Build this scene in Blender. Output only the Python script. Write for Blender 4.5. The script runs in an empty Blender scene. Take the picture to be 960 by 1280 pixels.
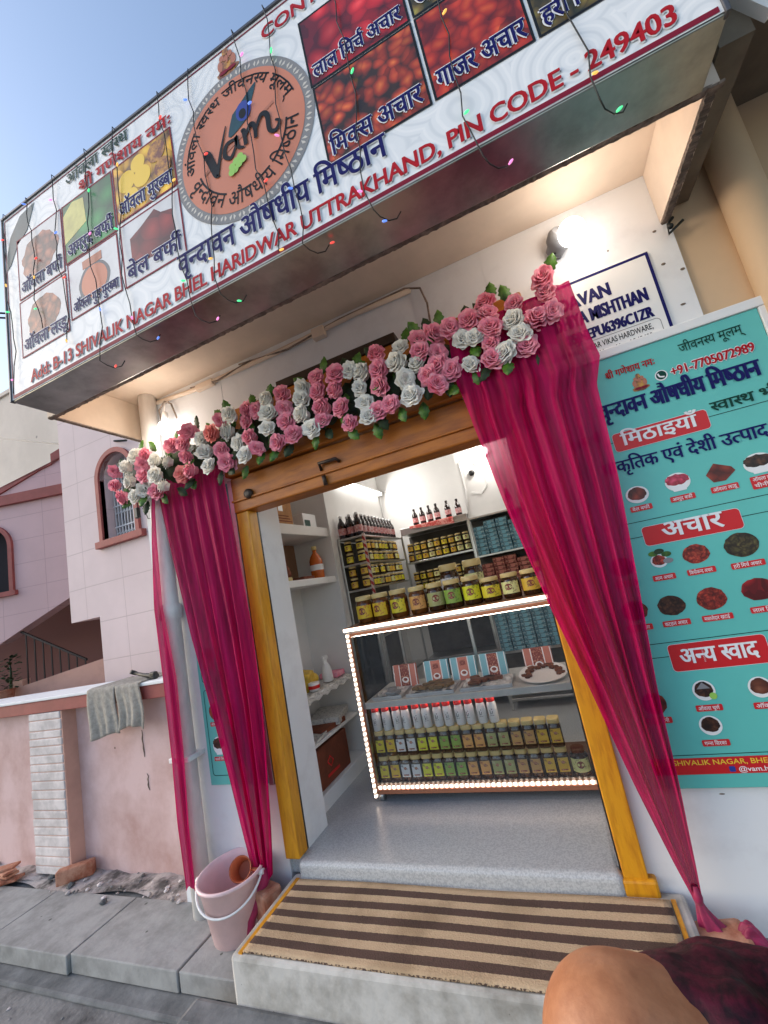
import bpy, bmesh, math, random
from mathutils import Vector, Matrix
random.seed(7)
SC = bpy.context.scene; COL = SC.collection; PI = math.pi
R = math.radians

# ------------------------------------------------------------------ camera, sky, sun, exposure
cd = bpy.data.cameras.new('camera'); cam = bpy.data.objects.new('camera', cd); COL.objects.link(cam)
cd.sensor_fit = 'HORIZONTAL'; cd.sensor_width = 36; cd.lens = 525.3 / 960 * 36
cd.clip_start = .02; cd.clip_end = 2000
cr = Vector((0.90895305, 0.36703169, -0.19771719)); cu_ = Vector((0.24491737, -0.08632566, 0.9656932)); cf = Vector((-0.33737194, 0.92619416, 0.16835841))
mw = Matrix((cr, cu_, -cf)).transposed().to_4x4(); mw.translation = (1.75988781, -2.28676664, 1.44087354)
cam.matrix_world = mw
SC.camera = cam
SUN_EL, SUN_AZ = R(27), R(254)          # azimuth clockwise from +Y: low, off to the left
world = bpy.data.worlds.new('World'); SC.world = world; world.use_nodes = True
wn = world.node_tree.nodes; wl = world.node_tree.links
sky = wn.new('ShaderNodeTexSky'); sky.sky_type = 'NISHITA'; sky.sun_disc = False
sky.sun_elevation = SUN_EL; sky.sun_rotation = SUN_AZ; sky.air_density = 1.0; sky.dust_density = 1.1; sky.ozone_density = 0
wl.new(sky.outputs[0], wn['Background'].inputs[0]); wn['Background'].inputs[1].default_value = .15
sl = bpy.data.lights.new('sun', 'SUN'); sl.energy = .62; sl.angle = R(60); sl.color = (1, .88, .74)
so = bpy.data.objects.new('sun', sl); COL.objects.link(so)
sd = Vector((math.sin(SUN_AZ) * math.cos(SUN_EL), math.cos(SUN_AZ) * math.cos(SUN_EL), math.sin(SUN_EL)))
so.rotation_euler = sd.to_track_quat('Z', 'Y').to_euler(); so.location = sd * 30
vs_ = SC.view_settings; vs_.view_transform = 'Standard'; vs_.look = 'None'; vs_.exposure = 1.02; vs_.gamma = 1; vs_.use_curve_mapping = False
SC.render.engine = 'CYCLES'; SC.cycles.use_denoising = True
SC.cycles.max_bounces = 10; SC.cycles.transparent_max_bounces = 16; SC.cycles.sample_clamp_indirect = 6

# ------------------------------------------------------------------ helpers
WLOC = {}
def link(name, me, parent=None):
    o = bpy.data.objects.new(name, me); COL.objects.link(o)
    if parent is not None:
        o.parent = parent
        w = WLOC.get(parent.name, Vector())
        if w.length: me.transform(Matrix.Translation(-w))
        WLOC[o.name] = w
    return o
def tag(o, label, cat, group=None, kind=None):
    if label: o['label'] = label
    if cat: o['category'] = cat
    if group: o['group'] = group
    if kind: o['kind'] = kind
    return o
def thing(name, label, cat, loc=(0, 0, 0), group=None):
    o = bpy.data.objects.new(name, None); COL.objects.link(o); o.empty_display_size = .05
    o.location = loc; WLOC[o.name] = Vector(loc)
    return tag(o, label, cat, group)
def dup(root, loc, label=None, group=None, rot=None, mats=None, scale=None):
    """copy a thing, its parts and their sub-parts; mats = {part name: material}"""
    r = root.copy(); COL.objects.link(r); r.location = loc
    if rot is not None: r.rotation_euler = rot
    if scale: r.scale = scale
    if label: r['label'] = label
    if group: r['group'] = group
    def rec(src, dst):
        for ch in list(src.children):
            c = ch.copy(); COL.objects.link(c); c.parent = dst
            k = ch.name.split('.')[0]
            if mats and k in mats:
                c.material_slots[0].link = 'OBJECT'; c.material_slots[0].material = mats[k]
            rec(ch, c)
    rec(root, r)
    return r
def retint(root, mats):
    for c in root.children:
        k = c.name.split('.')[0]
        if k in mats:
            c.material_slots[0].link = 'OBJECT'; c.material_slots[0].material = mats[k]
ORD = ['first', 'second', 'third', 'fourth', 'fifth', 'sixth', 'seventh', 'eighth', 'ninth', 'tenth', 'eleventh', 'twelfth', 'thirteenth', 'fourteenth', 'fifteenth', 'sixteenth', 'seventeenth', 'eighteenth']
class B:
    """collects shapes into one bmesh; build() links them as one mesh object"""
    def __init__(s): s.bm = bmesh.new(); s.smooth = False
    def _tf(s, vs, loc, rot):
        if rot: 
            m = (Matrix.Rotation(rot[2], 4, 'Z') @ Matrix.Rotation(rot[1], 4, 'Y') @ Matrix.Rotation(rot[0], 4, 'X'))
            for v in vs: v.co = m @ v.co
        for v in vs: v.co += Vector(loc)
    def box(s, a, b, bev=0, mi=0, rot=None, seg=2):
        """axis box from corner a to corner b"""
        c = [(a[i] + b[i]) / 2 for i in range(3)]; d = [abs(b[i] - a[i]) for i in range(3)]
        t = bmesh.new(); bmesh.ops.create_cube(t, size=1)
        for v in t.verts: v.co = Vector((v.co.x * d[0], v.co.y * d[1], v.co.z * d[2]))
        if bev: bmesh.ops.bevel(t, geom=t.edges[:] + t.verts[:], offset=min(bev, min(d) * .45), segments=seg, affect='EDGES', profile=.5)
        s._merge(t, c, rot, mi); return s
    def _merge(s, t, loc, rot, mi):
        s._tf(t.verts, loc, rot)
        mp = {}
        for v in t.verts: mp[v] = s.bm.verts.new(v.co)
        for f in t.faces:
            try:
                g = s.bm.faces.new([mp[v] for v in f.verts]); g.material_index = mi; g.smooth = f.smooth
            except ValueError: pass
        t.free()
    def lathe(s, prof, loc=(0, 0, 0), n=20, mi=0, rot=None, sq=0, cap=True, smooth=True):
        """profile [(r, z)] spun round z; sq > 0 squares the section"""
        t = bmesh.new(); rings = []
        for r, z in prof:
            ring = []
            for k in range(n):
                a = 2 * PI * (k + .5) / n; c, d = math.cos(a), math.sin(a)
                q = 1.0
                if sq: q = (abs(c) ** (2 + sq) + abs(d) ** (2 + sq)) ** (-1 / (2 + sq))
                ring.append(t.verts.new((r * q * c, r * q * d, z)))
            rings.append(ring)
        for i in range(len(rings) - 1):
            for k in range(n):
                f = t.faces.new((rings[i][k], rings[i][(k + 1) % n], rings[i + 1][(k + 1) % n], rings[i + 1][k])); f.smooth = smooth
        if cap:
            t.faces.new(rings[0][::-1]); t.faces.new(rings[-1])
        s._merge(t, loc, rot, mi); return s
    def tube(s, pts, r, n=8, mi=0, cap=True):
        t = bmesh.new(); rings = []; pts = [Vector(p) for p in pts]
        up = Vector((0, 0, 1)); pn = None
        for i, p in enumerate(pts):
            d = (pts[min(i + 1, len(pts) - 1)] - pts[max(i - 1, 0)]).normalized()
            if pn is None: pn = d.cross(up if abs(d.z) < .9 else Vector((1, 0, 0))).normalized()
            else: pn = (pn - d * pn.dot(d)).normalized()
            q = d.cross(pn); rr = r[i] if isinstance(r, (list, tuple)) else r
            rings.append([t.verts.new(p + (pn * math.cos(2 * PI * k / n) + q * math.sin(2 * PI * k / n)) * rr) for k in range(n)])
        for i in range(len(rings) - 1):
            for k in range(n):
                f = t.faces.new((rings[i][k], rings[i][(k + 1) % n], rings[i + 1][(k + 1) % n], rings[i + 1][k])); f.smooth = True
        if cap: t.faces.new(rings[0][::-1]); t.faces.new(rings[-1])
        bmesh.ops.recalc_face_normals(t, faces=t.faces[:])
        s._merge(t, (0, 0, 0), None, mi); return s
    def ball(s, c, r, sc=(1, 1, 1), seg=14, mi=0, rot=None):
        t = bmesh.new(); bmesh.ops.create_uvsphere(t, u_segments=seg, v_segments=max(6, seg // 2 + 1), radius=r)
        for v in t.verts: v.co = Vector((v.co.x * sc[0], v.co.y * sc[1], v.co.z * sc[2]))
        for f in t.faces: f.smooth = True
        s._merge(t, c, rot, mi); return s
    def poly(s, pts, mi=0, flip=False):
        vs = [s.bm.verts.new(p) for p in (pts[::-1] if flip else pts)]
        f = s.bm.faces.new(vs); f.material_index = mi; return s
    def prism(s, pts, d, mi=0):
        """polygon pts (3D, planar) pushed along vector d"""
        t = bmesh.new(); d = Vector(d)
        a = [t.verts.new(p) for p in pts]; b = [t.verts.new(Vector(p) + d) for p in pts]
        t.faces.new(a); t.faces.new(b[::-1])
        n = len(a)
        for i in range(n): t.faces.new((a[i], b[i], b[(i + 1) % n], a[(i + 1) % n]))
        bmesh.ops.recalc_face_normals(t, faces=t.faces[:])
        s._merge(t, (0, 0, 0), None, mi); return s
    def grid(s, fn, nu, nv, mi=0, smooth=True, wrap=False):
        rows = [[s.bm.verts.new(fn(u / nu, v / nv)) for u in range(nu if wrap else nu + 1)] for v in range(nv + 1)]
        m = nu
        for v in range(nv):
            for u in range(m):
                u2 = (u + 1) % len(rows[0]) if wrap else u + 1
                f = s.bm.faces.new((rows[v][u], rows[v][u2], rows[v + 1][u2], rows[v + 1][u])); f.smooth = smooth; f.material_index = mi
        return s
    def mesh(s, name, mats):
        me = bpy.data.meshes.new(name); s.bm.to_mesh(me); s.bm.free()
        for m in (mats if isinstance(mats, (list, tuple)) else [mats]): me.materials.append(m)
        return me
    def build(s, name, mats, parent=None): return link(name, s.mesh(name, mats), parent)

# ------------------------------------------------------------------ materials
def srgb(r, g, b):
    f = lambda c: (c / 255 / 12.92) if c / 255 <= .04045 else ((c / 255 + .055) / 1.055) ** 2.4
    return (f(r), f(g), f(b))
def mat(name, col, rough=.6, metal=0, var=.0, vs=6, col2=None, bump=0, bs=60, spec=.5, stretch=None, det=4, lo=.4, hi=.62, sheen=0, coat=0):
    m = bpy.data.materials.new(name); m.use_nodes = True; n = m.node_tree.nodes; l = m.node_tree.links
    p = n['Principled BSDF']; p.inputs['Base Color'].default_value = (*col, 1); p.inputs['Roughness'].default_value = rough
    p.inputs['Metallic'].default_value = metal; p.inputs['Specular IOR Level'].default_value = spec
    if sheen: p.inputs['Sheen Weight'].default_value = sheen
    if coat: p.inputs['Coat Weight'].default_value = coat
    if var or col2 or bump:
        tc = n.new('ShaderNodeTexCoord'); src = tc.outputs['Object']
        if stretch:
            mp = n.new('ShaderNodeMapping'); mp.inputs['Scale'].default_value = stretch; l.new(src, mp.inputs[0]); src = mp.outputs[0]
    if var or col2:
        ns = n.new('ShaderNodeTexNoise'); ns.inputs['Scale'].default_value = vs; ns.inputs['Detail'].default_value = det + 2; ns.inputs['Roughness'].default_value = .62; l.new(src, ns.inputs['Vector'])
        rp = n.new('ShaderNodeValToRGB'); l.new(ns.outputs['Fac'], rp.inputs[0])
        c2 = col2 if col2 else tuple(c * (1 - var) for c in col)
        c1 = col if col2 else tuple(min(1, c * (1 + var * .4)) for c in col)
        rp.color_ramp.elements[0].position = lo; rp.color_ramp.elements[0].color = (*c2, 1)
        rp.color_ramp.elements[1].position = hi; rp.color_ramp.elements[1].color = (*c1, 1)
        l.new(rp.outputs[0], p.inputs['Base Color'])
    if bump:
        nb = n.new('ShaderNodeTexNoise'); nb.inputs['Scale'].default_value = bs; nb.inputs['Detail'].default_value = 5; l.new(src, nb.inputs['Vector'])
        bp = n.new('ShaderNodeBump'); bp.inputs['Strength'].default_value = bump; bp.inputs['Distance'].default_value = .01
        l.new(nb.outputs['Fac'], bp.inputs['Height']); l.new(bp.outputs[0], p.inputs['Normal'])
    return m
def emit(name, col, st):
    m = bpy.data.materials.new(name); m.use_nodes = True; p = m.node_tree.nodes['Principled BSDF']
    p.inputs['Base Color'].default_value = (*col, 1); p.inputs['Emission Color'].default_value = (*col, 1); p.inputs['Emission Strength'].default_value = st
    return m
def nodes(m): return m.node_tree.nodes, m.node_tree.links, m.node_tree.nodes['Principled BSDF']
def voro(name, cols, scale, rough=.35, dist=.6):
    """printed food: cells of uneven colour with darker gaps"""
    m = bpy.data.materials.new(name); m.use_nodes = True; n, l, p = nodes(m)
    tc = n.new('ShaderNodeTexCoord'); ns = n.new('ShaderNodeTexNoise'); ns.inputs['Scale'].default_value = scale * .5
    l.new(tc.outputs['Object'], ns.inputs['Vector'])
    mx = n.new('ShaderNodeMixRGB'); mx.inputs[0].default_value = dist * .12; l.new(tc.outputs['Object'], mx.inputs[1]); l.new(ns.outputs['Color'], mx.inputs[2])
    vo = n.new('ShaderNodeTexVoronoi'); vo.inputs['Scale'].default_value = scale; l.new(mx.outputs[0], vo.inputs['Vector'])
    rp = n.new('ShaderNodeValToRGB'); e = rp.color_ramp.elements
    e[0].position = .05; e[0].color = (*cols[0], 1); e[1].position = .75; e[1].color = (*cols[-1], 1)
    for i, c in enumerate(cols[1:-1]):
        q = e.new(.05 + .7 * (i + 1) / (len(cols) - 1)); q.color = (*c, 1)
    l.new(vo.outputs['Distance'], rp.inputs[0])
    sp = n.new('ShaderNodeSeparateColor'); l.new(vo.outputs['Color'], sp.inputs[0])
    hs = n.new('ShaderNodeHueSaturation'); mr = n.new('ShaderNodeMapRange'); mr.inputs['To Min'].default_value = .55; mr.inputs['To Max'].default_value = 1.35
    l.new(sp.outputs[0], mr.inputs['Value']); l.new(mr.outputs[0], hs.inputs['Value']); l.new(rp.outputs[0], hs.inputs['Color'])
    l.new(hs.outputs[0], p.inputs['Base Color']); p.inputs['Roughness'].default_value = rough
    return m
M = {}
M['wall_white'] = mat('painted_wall', (.76, .77, .79), .75, col2=(.66, .66, .68), lo=.3, hi=.5, vs=3.2, det=7, bump=.12, bs=14)
M['wall_in'] = mat('inside_paint', (.78, .77, .75), .7, var=.05, vs=2, bump=.06, bs=12)
M['soffit'] = mat('cream_plaster', (.74, .60, .48), .8, var=.10, vs=2.2, bump=.15, bs=10)
M['rough'] = mat('bare_cement_edge', (.25, .19, .15), .9, var=.45, vs=18, bump=.8, bs=45)
M['yellow'] = mat('ochre_enamel', srgb(216, 150, 26), .42, col2=srgb(184, 116, 20), vs=5, lo=.3, hi=.55, stretch=(6, 6, 1), bump=.08, bs=16)
M['orange'] = mat('ochre_shutter_box', srgb(184, 108, 22), .45, col2=srgb(136, 72, 16), vs=4, lo=.3, hi=.6, stretch=(1, 4, 5), bump=.08, bs=14)
M['dkbrown'] = mat('dark_brown_strip', (.035, .018, .01), .5, var=.3, vs=20)
M['black'] = mat('black_plastic', (.012, .012, .013), .45)
M['steel'] = mat('stainless_sheet', (.46, .46, .44), .33, metal=1, bump=.22, bs=7, col2=(.26, .27, .25), vs=2.5)
M['steelb'] = mat('brushed_steel', (.55, .55, .54), .3, metal=.9, var=.1, vs=20)
M['sign_edge'] = mat('sign_edge_trim', (.10, .10, .11), .4, metal=.5)
M['white'] = mat('white_print', (.80, .81, .83), .5, spec=.2)
M['navy'] = mat('navy_print', srgb(20, 18, 92), .5, spec=.2)
M['redp'] = mat('red_print', srgb(176, 22, 34), .5, spec=.2)
M['maroon'] = mat('maroon_print', srgb(128, 24, 48), .5, spec=.2)
M['blackp'] = mat('black_print', srgb(26, 30, 34), .5, spec=.2)
M['greenp'] = mat('dark_green_print', srgb(14, 62, 52), .5, spec=.2)
M['greyp'] = mat('grey_print', (.25, .25, .26), .5, spec=.2)
M['teal'] = mat('teal_print', srgb(96, 190, 182), .36, var=.05, vs=2, bump=.35, bs=3.5)
M['redbox'] = mat('red_banner_print', srgb(200, 26, 34), .4)
M['yellowp'] = mat('yellow_print', srgb(240, 200, 60), .4)
M['pvc'] = mat('white_pipe', (.84, .83, .82), .4, var=.08, vs=6, stretch=(4, 4, 1))
M['wire'] = mat('dark_wire', (.012, .014, .012), .5)
M['pinkwall'] = mat('pink_boundary_paint', (.66, .47, .46), .85, col2=(.44, .26, .23), vs=1.6, lo=.32, hi=.56, bump=.25, bs=12, det=6)
M['tower'] = mat('pale_pink_paint', (.62, .52, .56), .8, var=.06, vs=1.2, bump=.08, bs=8)
M['wing'] = mat('pink_paint', (.56, .38, .42), .8, var=.08, vs=1.2, bump=.08, bs=8)
M['brownred'] = mat('oxide_red_paint', srgb(150, 76, 72), .65, var=.15, vs=6, bump=.1, bs=20)
M['salmon'] = mat('salmon_paint', srgb(206, 162, 146), .8, var=.15, vs=2, bump=.15, bs=10)
M['cream'] = mat('far_cream_paint', (.66, .58, .52), .85, var=.12, vs=.5)
M['beige'] = mat('beige_paint', srgb(214, 184, 150), .75, var=.06, vs=1.5, bump=.05, bs=8)
M['brick'] = mat('terracotta_brick', srgb(150, 86, 62), .9, col2=srgb(190, 140, 116), vs=9, bump=.5, bs=40)
M['whitebrick'] = mat('limewashed_brick', (.66, .60, .59), .85, var=.22, vs=7, bump=.5, bs=26)
M['concrete'] = mat('pavement_concrete', (.35, .35, .345), .85, col2=(.22, .22, .215), vs=5, lo=.34, hi=.58, bump=.25, bs=30, det=8)
M['kerb'] = mat('kerb_concrete', (.22, .225, .23), .9, col2=(.10, .105, .11), vs=4, bump=.4, bs=24, det=8)
M['road'] = mat('worn_asphalt', (.20, .20, .20), .6, col2=(.045, .046, .048), vs=3.4, lo=.38, hi=.58, bump=.5, bs=30, det=10)
M['rubble'] = mat('broken_plaster', (.44, .39, .375), .95, col2=(.10, .09, .085), vs=6, lo=.38, hi=.54, bump=.9, bs=20, det=10)
M['lime'] = mat('whitewashed_step', (.55, .53, .50), .85, col2=(.30, .28, .25), vs=5, lo=.34, hi=.56, bump=.35, bs=18, det=9)
M['granite'] = mat('speckled_floor', (.52, .53, .54), .30, col2=(.38, .39, .41), vs=120, lo=.42, hi=.56, det=2, bump=.04, bs=60)
M['towel'] = mat('grey_towel', srgb(160, 154, 146), .95, var=.2, vs=30, bump=.3, bs=120)
M['bucket'] = mat('pale_pink_plastic', srgb(240, 206, 208), .38, var=.1, vs=5)
M['mug'] = mat('orange_plastic', srgb(196, 110, 74), .4)
M['carton'] = mat('corrugated_card', srgb(178, 130, 84), .85, var=.15, vs=12)
M['carton2'] = mat('dark_card', srgb(120, 62, 40), .85, var=.2, vs=10)
M['skin'] = mat('brown_skin', srgb(180, 122, 84), .5, col2=srgb(156, 98, 64), vs=38, lo=.3, hi=.66, bump=.10, bs=130, det=8)
M['velvet'] = mat('maroon_velvet', srgb(74, 10, 32), .6, col2=srgb(28, 4, 14), vs=60, bump=.5, bs=30, spec=.25)
M['hair'] = mat('black_hair', (.012, .01, .01), .5)
M['leaf'] = mat('plastic_leaf', srgb(92, 140, 40), .45, col2=srgb(40, 78, 26), vs=14)
M['leafd'] = mat('dark_plastic_leaf', srgb(40, 66, 30), .6, col2=srgb(20, 36, 18), vs=20)
M['rose_pink'] = mat('pink_cloth_petals', srgb(250, 178, 194), .7, col2=srgb(240, 136, 162), vs=22)
M['rose_white'] = mat('white_cloth_petals', srgb(252, 249, 242), .7, col2=srgb(238, 236, 230), vs=22)
M['rose_coral'] = mat('coral_cloth_petals', srgb(246, 160, 152), .75, col2=srgb(234, 128, 126), vs=26)
M['grille'] = mat('white_painted_iron', (.66, .66, .68), .5)
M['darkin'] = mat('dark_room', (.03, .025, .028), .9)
M['rackback'] = mat('rack_back_sheet', (.10, .09, .08), .6, var=.3, vs=5)
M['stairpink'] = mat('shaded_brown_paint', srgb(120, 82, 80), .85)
M['rail'] = mat('dark_iron', (.03, .022, .022), .5, metal=.3)
M['plastic_w'] = mat('white_plastic', (.78, .78, .78), .35)
M['redcap'] = mat('red_plastic_cap', srgb(206, 34, 30), .35)
M['lid'] = mat('cream_plastic_lid', srgb(216, 192, 130), .4)
M['jar'] = mat('brown_preserve_jar', srgb(74, 46, 24), .12, col2=srgb(44, 26, 14), vs=16, coat=.5)
M['jarh'] = mat('amber_preserve_jar', srgb(120, 70, 26), .12, col2=srgb(70, 38, 16), vs=14, coat=.5)
M['syrup'] = mat('dark_syrup_bottle', srgb(34, 12, 14), .1, coat=.5)
M['lab_pink'] = mat('pale_pink_label', srgb(216, 190, 190), .5, col2=srgb(190, 110, 110), vs=40)
def label_mat(name, bg, ink, sc=30):
    bg = tuple(min(.8, c * 1.35) for c in bg)
    return mat(name, bg, .45, col2=ink, vs=sc, lo=.34, hi=.44, det=1)
LAB = {'yellow': label_mat('yellow_label', srgb(206, 186, 48), srgb(60, 44, 24)), 'white': label_mat('white_label', srgb(200, 200, 206), srgb(40, 36, 40)),
       'lime': label_mat('lime_label', srgb(196, 196, 40), srgb(70, 84, 24)), 'green': label_mat('green_label', srgb(126, 156, 66), srgb(60, 84, 36)),
       'orange': label_mat('orange_label', srgb(210, 150, 84), srgb(140, 56, 38)), 'olive': label_mat('olive_label', srgb(150, 150, 96), srgb(200, 196, 160)),
       'purple': label_mat('tan and purple_label', srgb(180, 140, 84), srgb(76, 66, 96)), 'gold': label_mat('gold_label', srgb(196, 160, 52), srgb(110, 84, 40)),
       'cream': label_mat('cream_label', srgb(222, 206, 140), srgb(90, 50, 30)), 'red': label_mat('red and yellow_label', srgb(216, 170, 40), srgb(180, 46, 60))}
M['blue_box'] = mat('pale_blue_card', srgb(120, 178, 196), .5)
M['blue_boxd'] = mat('blue_card_print', srgb(72, 120, 138), .5, col2=srgb(170, 196, 200), vs=60, lo=.4, hi=.5)
M['rust_box'] = mat('rust_card', srgb(186, 112, 96), .5)
M['rust_boxd'] = mat('rust_card_print', srgb(120, 44, 36), .5, col2=srgb(200, 140, 110), vs=60, lo=.4, hi=.5)
M['sweet'] = mat('brown_sweet', srgb(120, 66, 34), .6, col2=srgb(80, 40, 20), vs=30, bump=.4, bs=60)
M['foil'] = mat('foil_sheet', (.68, .68, .68), .3, metal=.25, col2=(.34, .33, .32), vs=24, bump=.9, bs=26)
M['paper'] = mat('newspaper', (.62, .60, .56), .8, col2=(.35, .34, .33), vs=60, lo=.4, hi=.5)
M['packet'] = mat('yellow_packet', srgb(214, 176, 60), .4, var=.2, vs=20)
M['copper'] = mat('copper_trim', srgb(196, 130, 100), .3, metal=.8)
M['led'] = emit('led_strip_light', (1, .78, .62), 2.6)
M['bulb'] = emit('lit_bulb', (1, .97, .92), 5)
M['tube'] = emit('lit_tube', (1, .99, .95), 4)
def sheer(name, col):
    m = bpy.data.materials.new(name); m.use_nodes = True; n = m.node_tree.nodes; l = m.node_tree.links
    p = n['Principled BSDF']; out = n['Material Output']
    tc = n.new('ShaderNodeTexCoord'); mp = n.new('ShaderNodeMapping'); mp.inputs['Scale'].default_value = (14, 14, .8); l.new(tc.outputs['Object'], mp.inputs[0])
    ns = n.new('ShaderNodeTexNoise'); ns.inputs['Scale'].default_value = 3; ns.inputs['Detail'].default_value = 6; l.new(mp.outputs[0], ns.inputs['Vector'])
    rp = n.new('ShaderNodeValToRGB'); rp.color_ramp.elements[0].color = (*[c * .6 for c in col], 1); rp.color_ramp.elements[1].color = (*[min(1, c * 1.3) for c in col], 1)
    rp.color_ramp.elements[0].position = .3; rp.color_ramp.elements[1].position = .7
    l.new(ns.outputs['Fac'], rp.inputs[0]); l.new(rp.outputs[0], p.inputs['Base Color']); p.inputs['Roughness'].default_value = .5; p.inputs['Specular IOR Level'].default_value = .2
    tr = n.new('ShaderNodeBsdfTranslucent'); l.new(rp.outputs[0], tr.inputs[0])
    a = n.new('ShaderNodeMixShader'); a.inputs[0].default_value = .48; l.new(p.outputs[0], a.inputs[1]); l.new(tr.outputs[0], a.inputs[2])
    tp = n.new('ShaderNodeBsdfTransparent'); tp.inputs[0].default_value = (1, .55, .68, 1)
    b = n.new('ShaderNodeMixShader'); b.inputs[0].default_value = .11; l.new(a.outputs[0], b.inputs[1]); l.new(tp.outputs[0], b.inputs[2])
    l.new(b.outputs[0], out.inputs[0]); return m
M['sheer'] = sheer('sheer_crimson_fabric', srgb(202, 10, 98))
def thin_glass(name):
    m = bpy.data.materials.new(name); m.use_nodes = True; n = m.node_tree.nodes; l = m.node_tree.links; out = n['Material Output']; n.remove(n['Principled BSDF'])
    g = n.new('ShaderNodeBsdfGlossy'); g.inputs['Roughness'].default_value = .03
    t = n.new('ShaderNodeBsdfTransparent'); t.inputs[0].default_value = (.985, .99, .99, 1)
    fr = n.new('ShaderNodeFresnel'); fr.inputs[0].default_value = 1.5
    x = n.new('ShaderNodeMixShader'); l.new(fr.outputs[0], x.inputs[0]); l.new(t.outputs[0], x.inputs[1]); l.new(g.outputs[0], x.inputs[2]); l.new(x.outputs[0], out.inputs[0]); return m
M['glass'] = thin_glass('case_glass')
def sign_ground():
    m = mat('sign_flex_print', (.74, .76, .78), .38); n, l, p = nodes(m)
    tc = n.new('ShaderNodeTexCoord'); vo = n.new('ShaderNodeTexVoronoi'); vo.inputs['Scale'].default_value = 4.2; l.new(tc.outputs['Object'], vo.inputs['Vector'])
    su = n.new('ShaderNodeVectorMath'); su.operation = 'SUBTRACT'; l.new(tc.outputs['Object'], su.inputs[0])
    sc = n.new('ShaderNodeVectorMath'); sc.operation = 'SCALE'; sc.inputs['Scale'].default_value = 1; l.new(vo.outputs['Position'], sc.inputs[0]); l.new(sc.outputs[0], su.inputs[1])
    wv = n.new('ShaderNodeTexWave'); wv.wave_type = 'RINGS'; wv.rings_direction = 'SPHERICAL'; wv.inputs['Scale'].default_value = 7; wv.inputs['Distortion'].default_value = 2.5; wv.inputs['Detail'].default_value = 1
    l.new(su.outputs[0], wv.inputs['Vector'])
    rp = n.new('ShaderNodeValToRGB'); e = rp.color_ramp.elements
    e[0].position = .0; e[0].color = (.70, .73, .76, 1); e[1].position = .22; e[1].color = (.80, .82, .84, 1)
    q = e.new(.85); q.color = (.81, .83, .85, 1); q = e.new(.97); q.color = (.87, .88, .89, 1)
    l.new(wv.outputs[0], rp.inputs[0]); l.new(rp.outputs[0], p.inputs['Base Color']); return m
M['sign_ground'] = sign_ground()
def mat_stripes():
    m = mat('striped_doormat', (.5, .4, .3), .95); n, l, p = nodes(m)
    tc = n.new('ShaderNodeTexCoord'); sp = n.new('ShaderNodeSeparateXYZ'); l.new(tc.outputs['Object'], sp.inputs[0])
    ns = n.new('ShaderNodeTexNoise'); ns.inputs['Scale'].default_value = 90; l.new(tc.outputs['Object'], ns.inputs['Vector'])
    ad = n.new('ShaderNodeMath'); ad.operation = 'MULTIPLY_ADD'; l.new(ns.outputs['Fac'], ad.inputs[0]); ad.inputs[1].default_value = .006; l.new(sp.outputs['Y'], ad.inputs[2])
    dv = n.new('ShaderNodeMath'); dv.operation = 'DIVIDE'; sh = n.new('ShaderNodeMath'); sh.inputs[1].default_value = .5817; l.new(ad.outputs[0], sh.inputs[0]); l.new(sh.outputs[0], dv.inputs[0]); dv.inputs[1].default_value = .0854
    fr = n.new('ShaderNodeMath'); fr.operation = 'FRACT'; l.new(dv.outputs[0], fr.inputs[0])
    gt = n.new('ShaderNodeMath'); gt.operation = 'GREATER_THAN'; l.new(fr.outputs[0], gt.inputs[0]); gt.inputs[1].default_value = .5
    n2 = n.new('ShaderNodeTexNoise'); n2.inputs['Scale'].default_value = 160; l.new(tc.outputs['Object'], n2.inputs['Vector'])
    a = n.new('ShaderNodeMixRGB'); a.inputs[1].default_value = (*srgb(208, 182, 150), 1); a.inputs[2].default_value = (*srgb(176, 150, 120), 1); l.new(n2.outputs['Fac'], a.inputs[0])
    b = n.new('ShaderNodeMixRGB'); b.inputs[1].default_value = (*srgb(100, 76, 66), 1); b.inputs[2].default_value = (*srgb(72, 54, 48), 1); l.new(n2.outputs['Fac'], b.inputs[0])
    x = n.new('ShaderNodeMixRGB'); l.new(gt.outputs[0], x.inputs[0]); l.new(b.outputs[0], x.inputs[1]); l.new(a.outputs[0], x.inputs[2])
    n3 = n.new('ShaderNodeTexNoise'); n3.inputs['Scale'].default_value = 4; n3.inputs['Detail'].default_value = 8; l.new(tc.outputs['Object'], n3.inputs['Vector']); r3 = n.new('ShaderNodeValToRGB'); r3.color_ramp.elements[0].position = .35; r3.color_ramp.elements[1].position = .55; r3.color_ramp.elements[0].color = (.7, .68, .64, 1); l.new(n3.outputs['Fac'], r3.inputs[0])
    y = n.new('ShaderNodeMixRGB'); y.blend_type = 'MULTIPLY'; y.inputs[0].default_value = 1; l.new(x.outputs[0], y.inputs[1]); l.new(r3.outputs[0], y.inputs[2]); l.new(y.outputs[0], p.inputs['Base Color'])
    bp = n.new('ShaderNodeBump'); bp.inputs['Strength'].default_value = .7; bp.inputs['Distance'].default_value = .006; l.new(n2.outputs['Fac'], bp.inputs['Height']); l.new(bp.outputs[0], p.inputs['Normal'])
    return m
M['stripes'] = mat_stripes()
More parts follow.
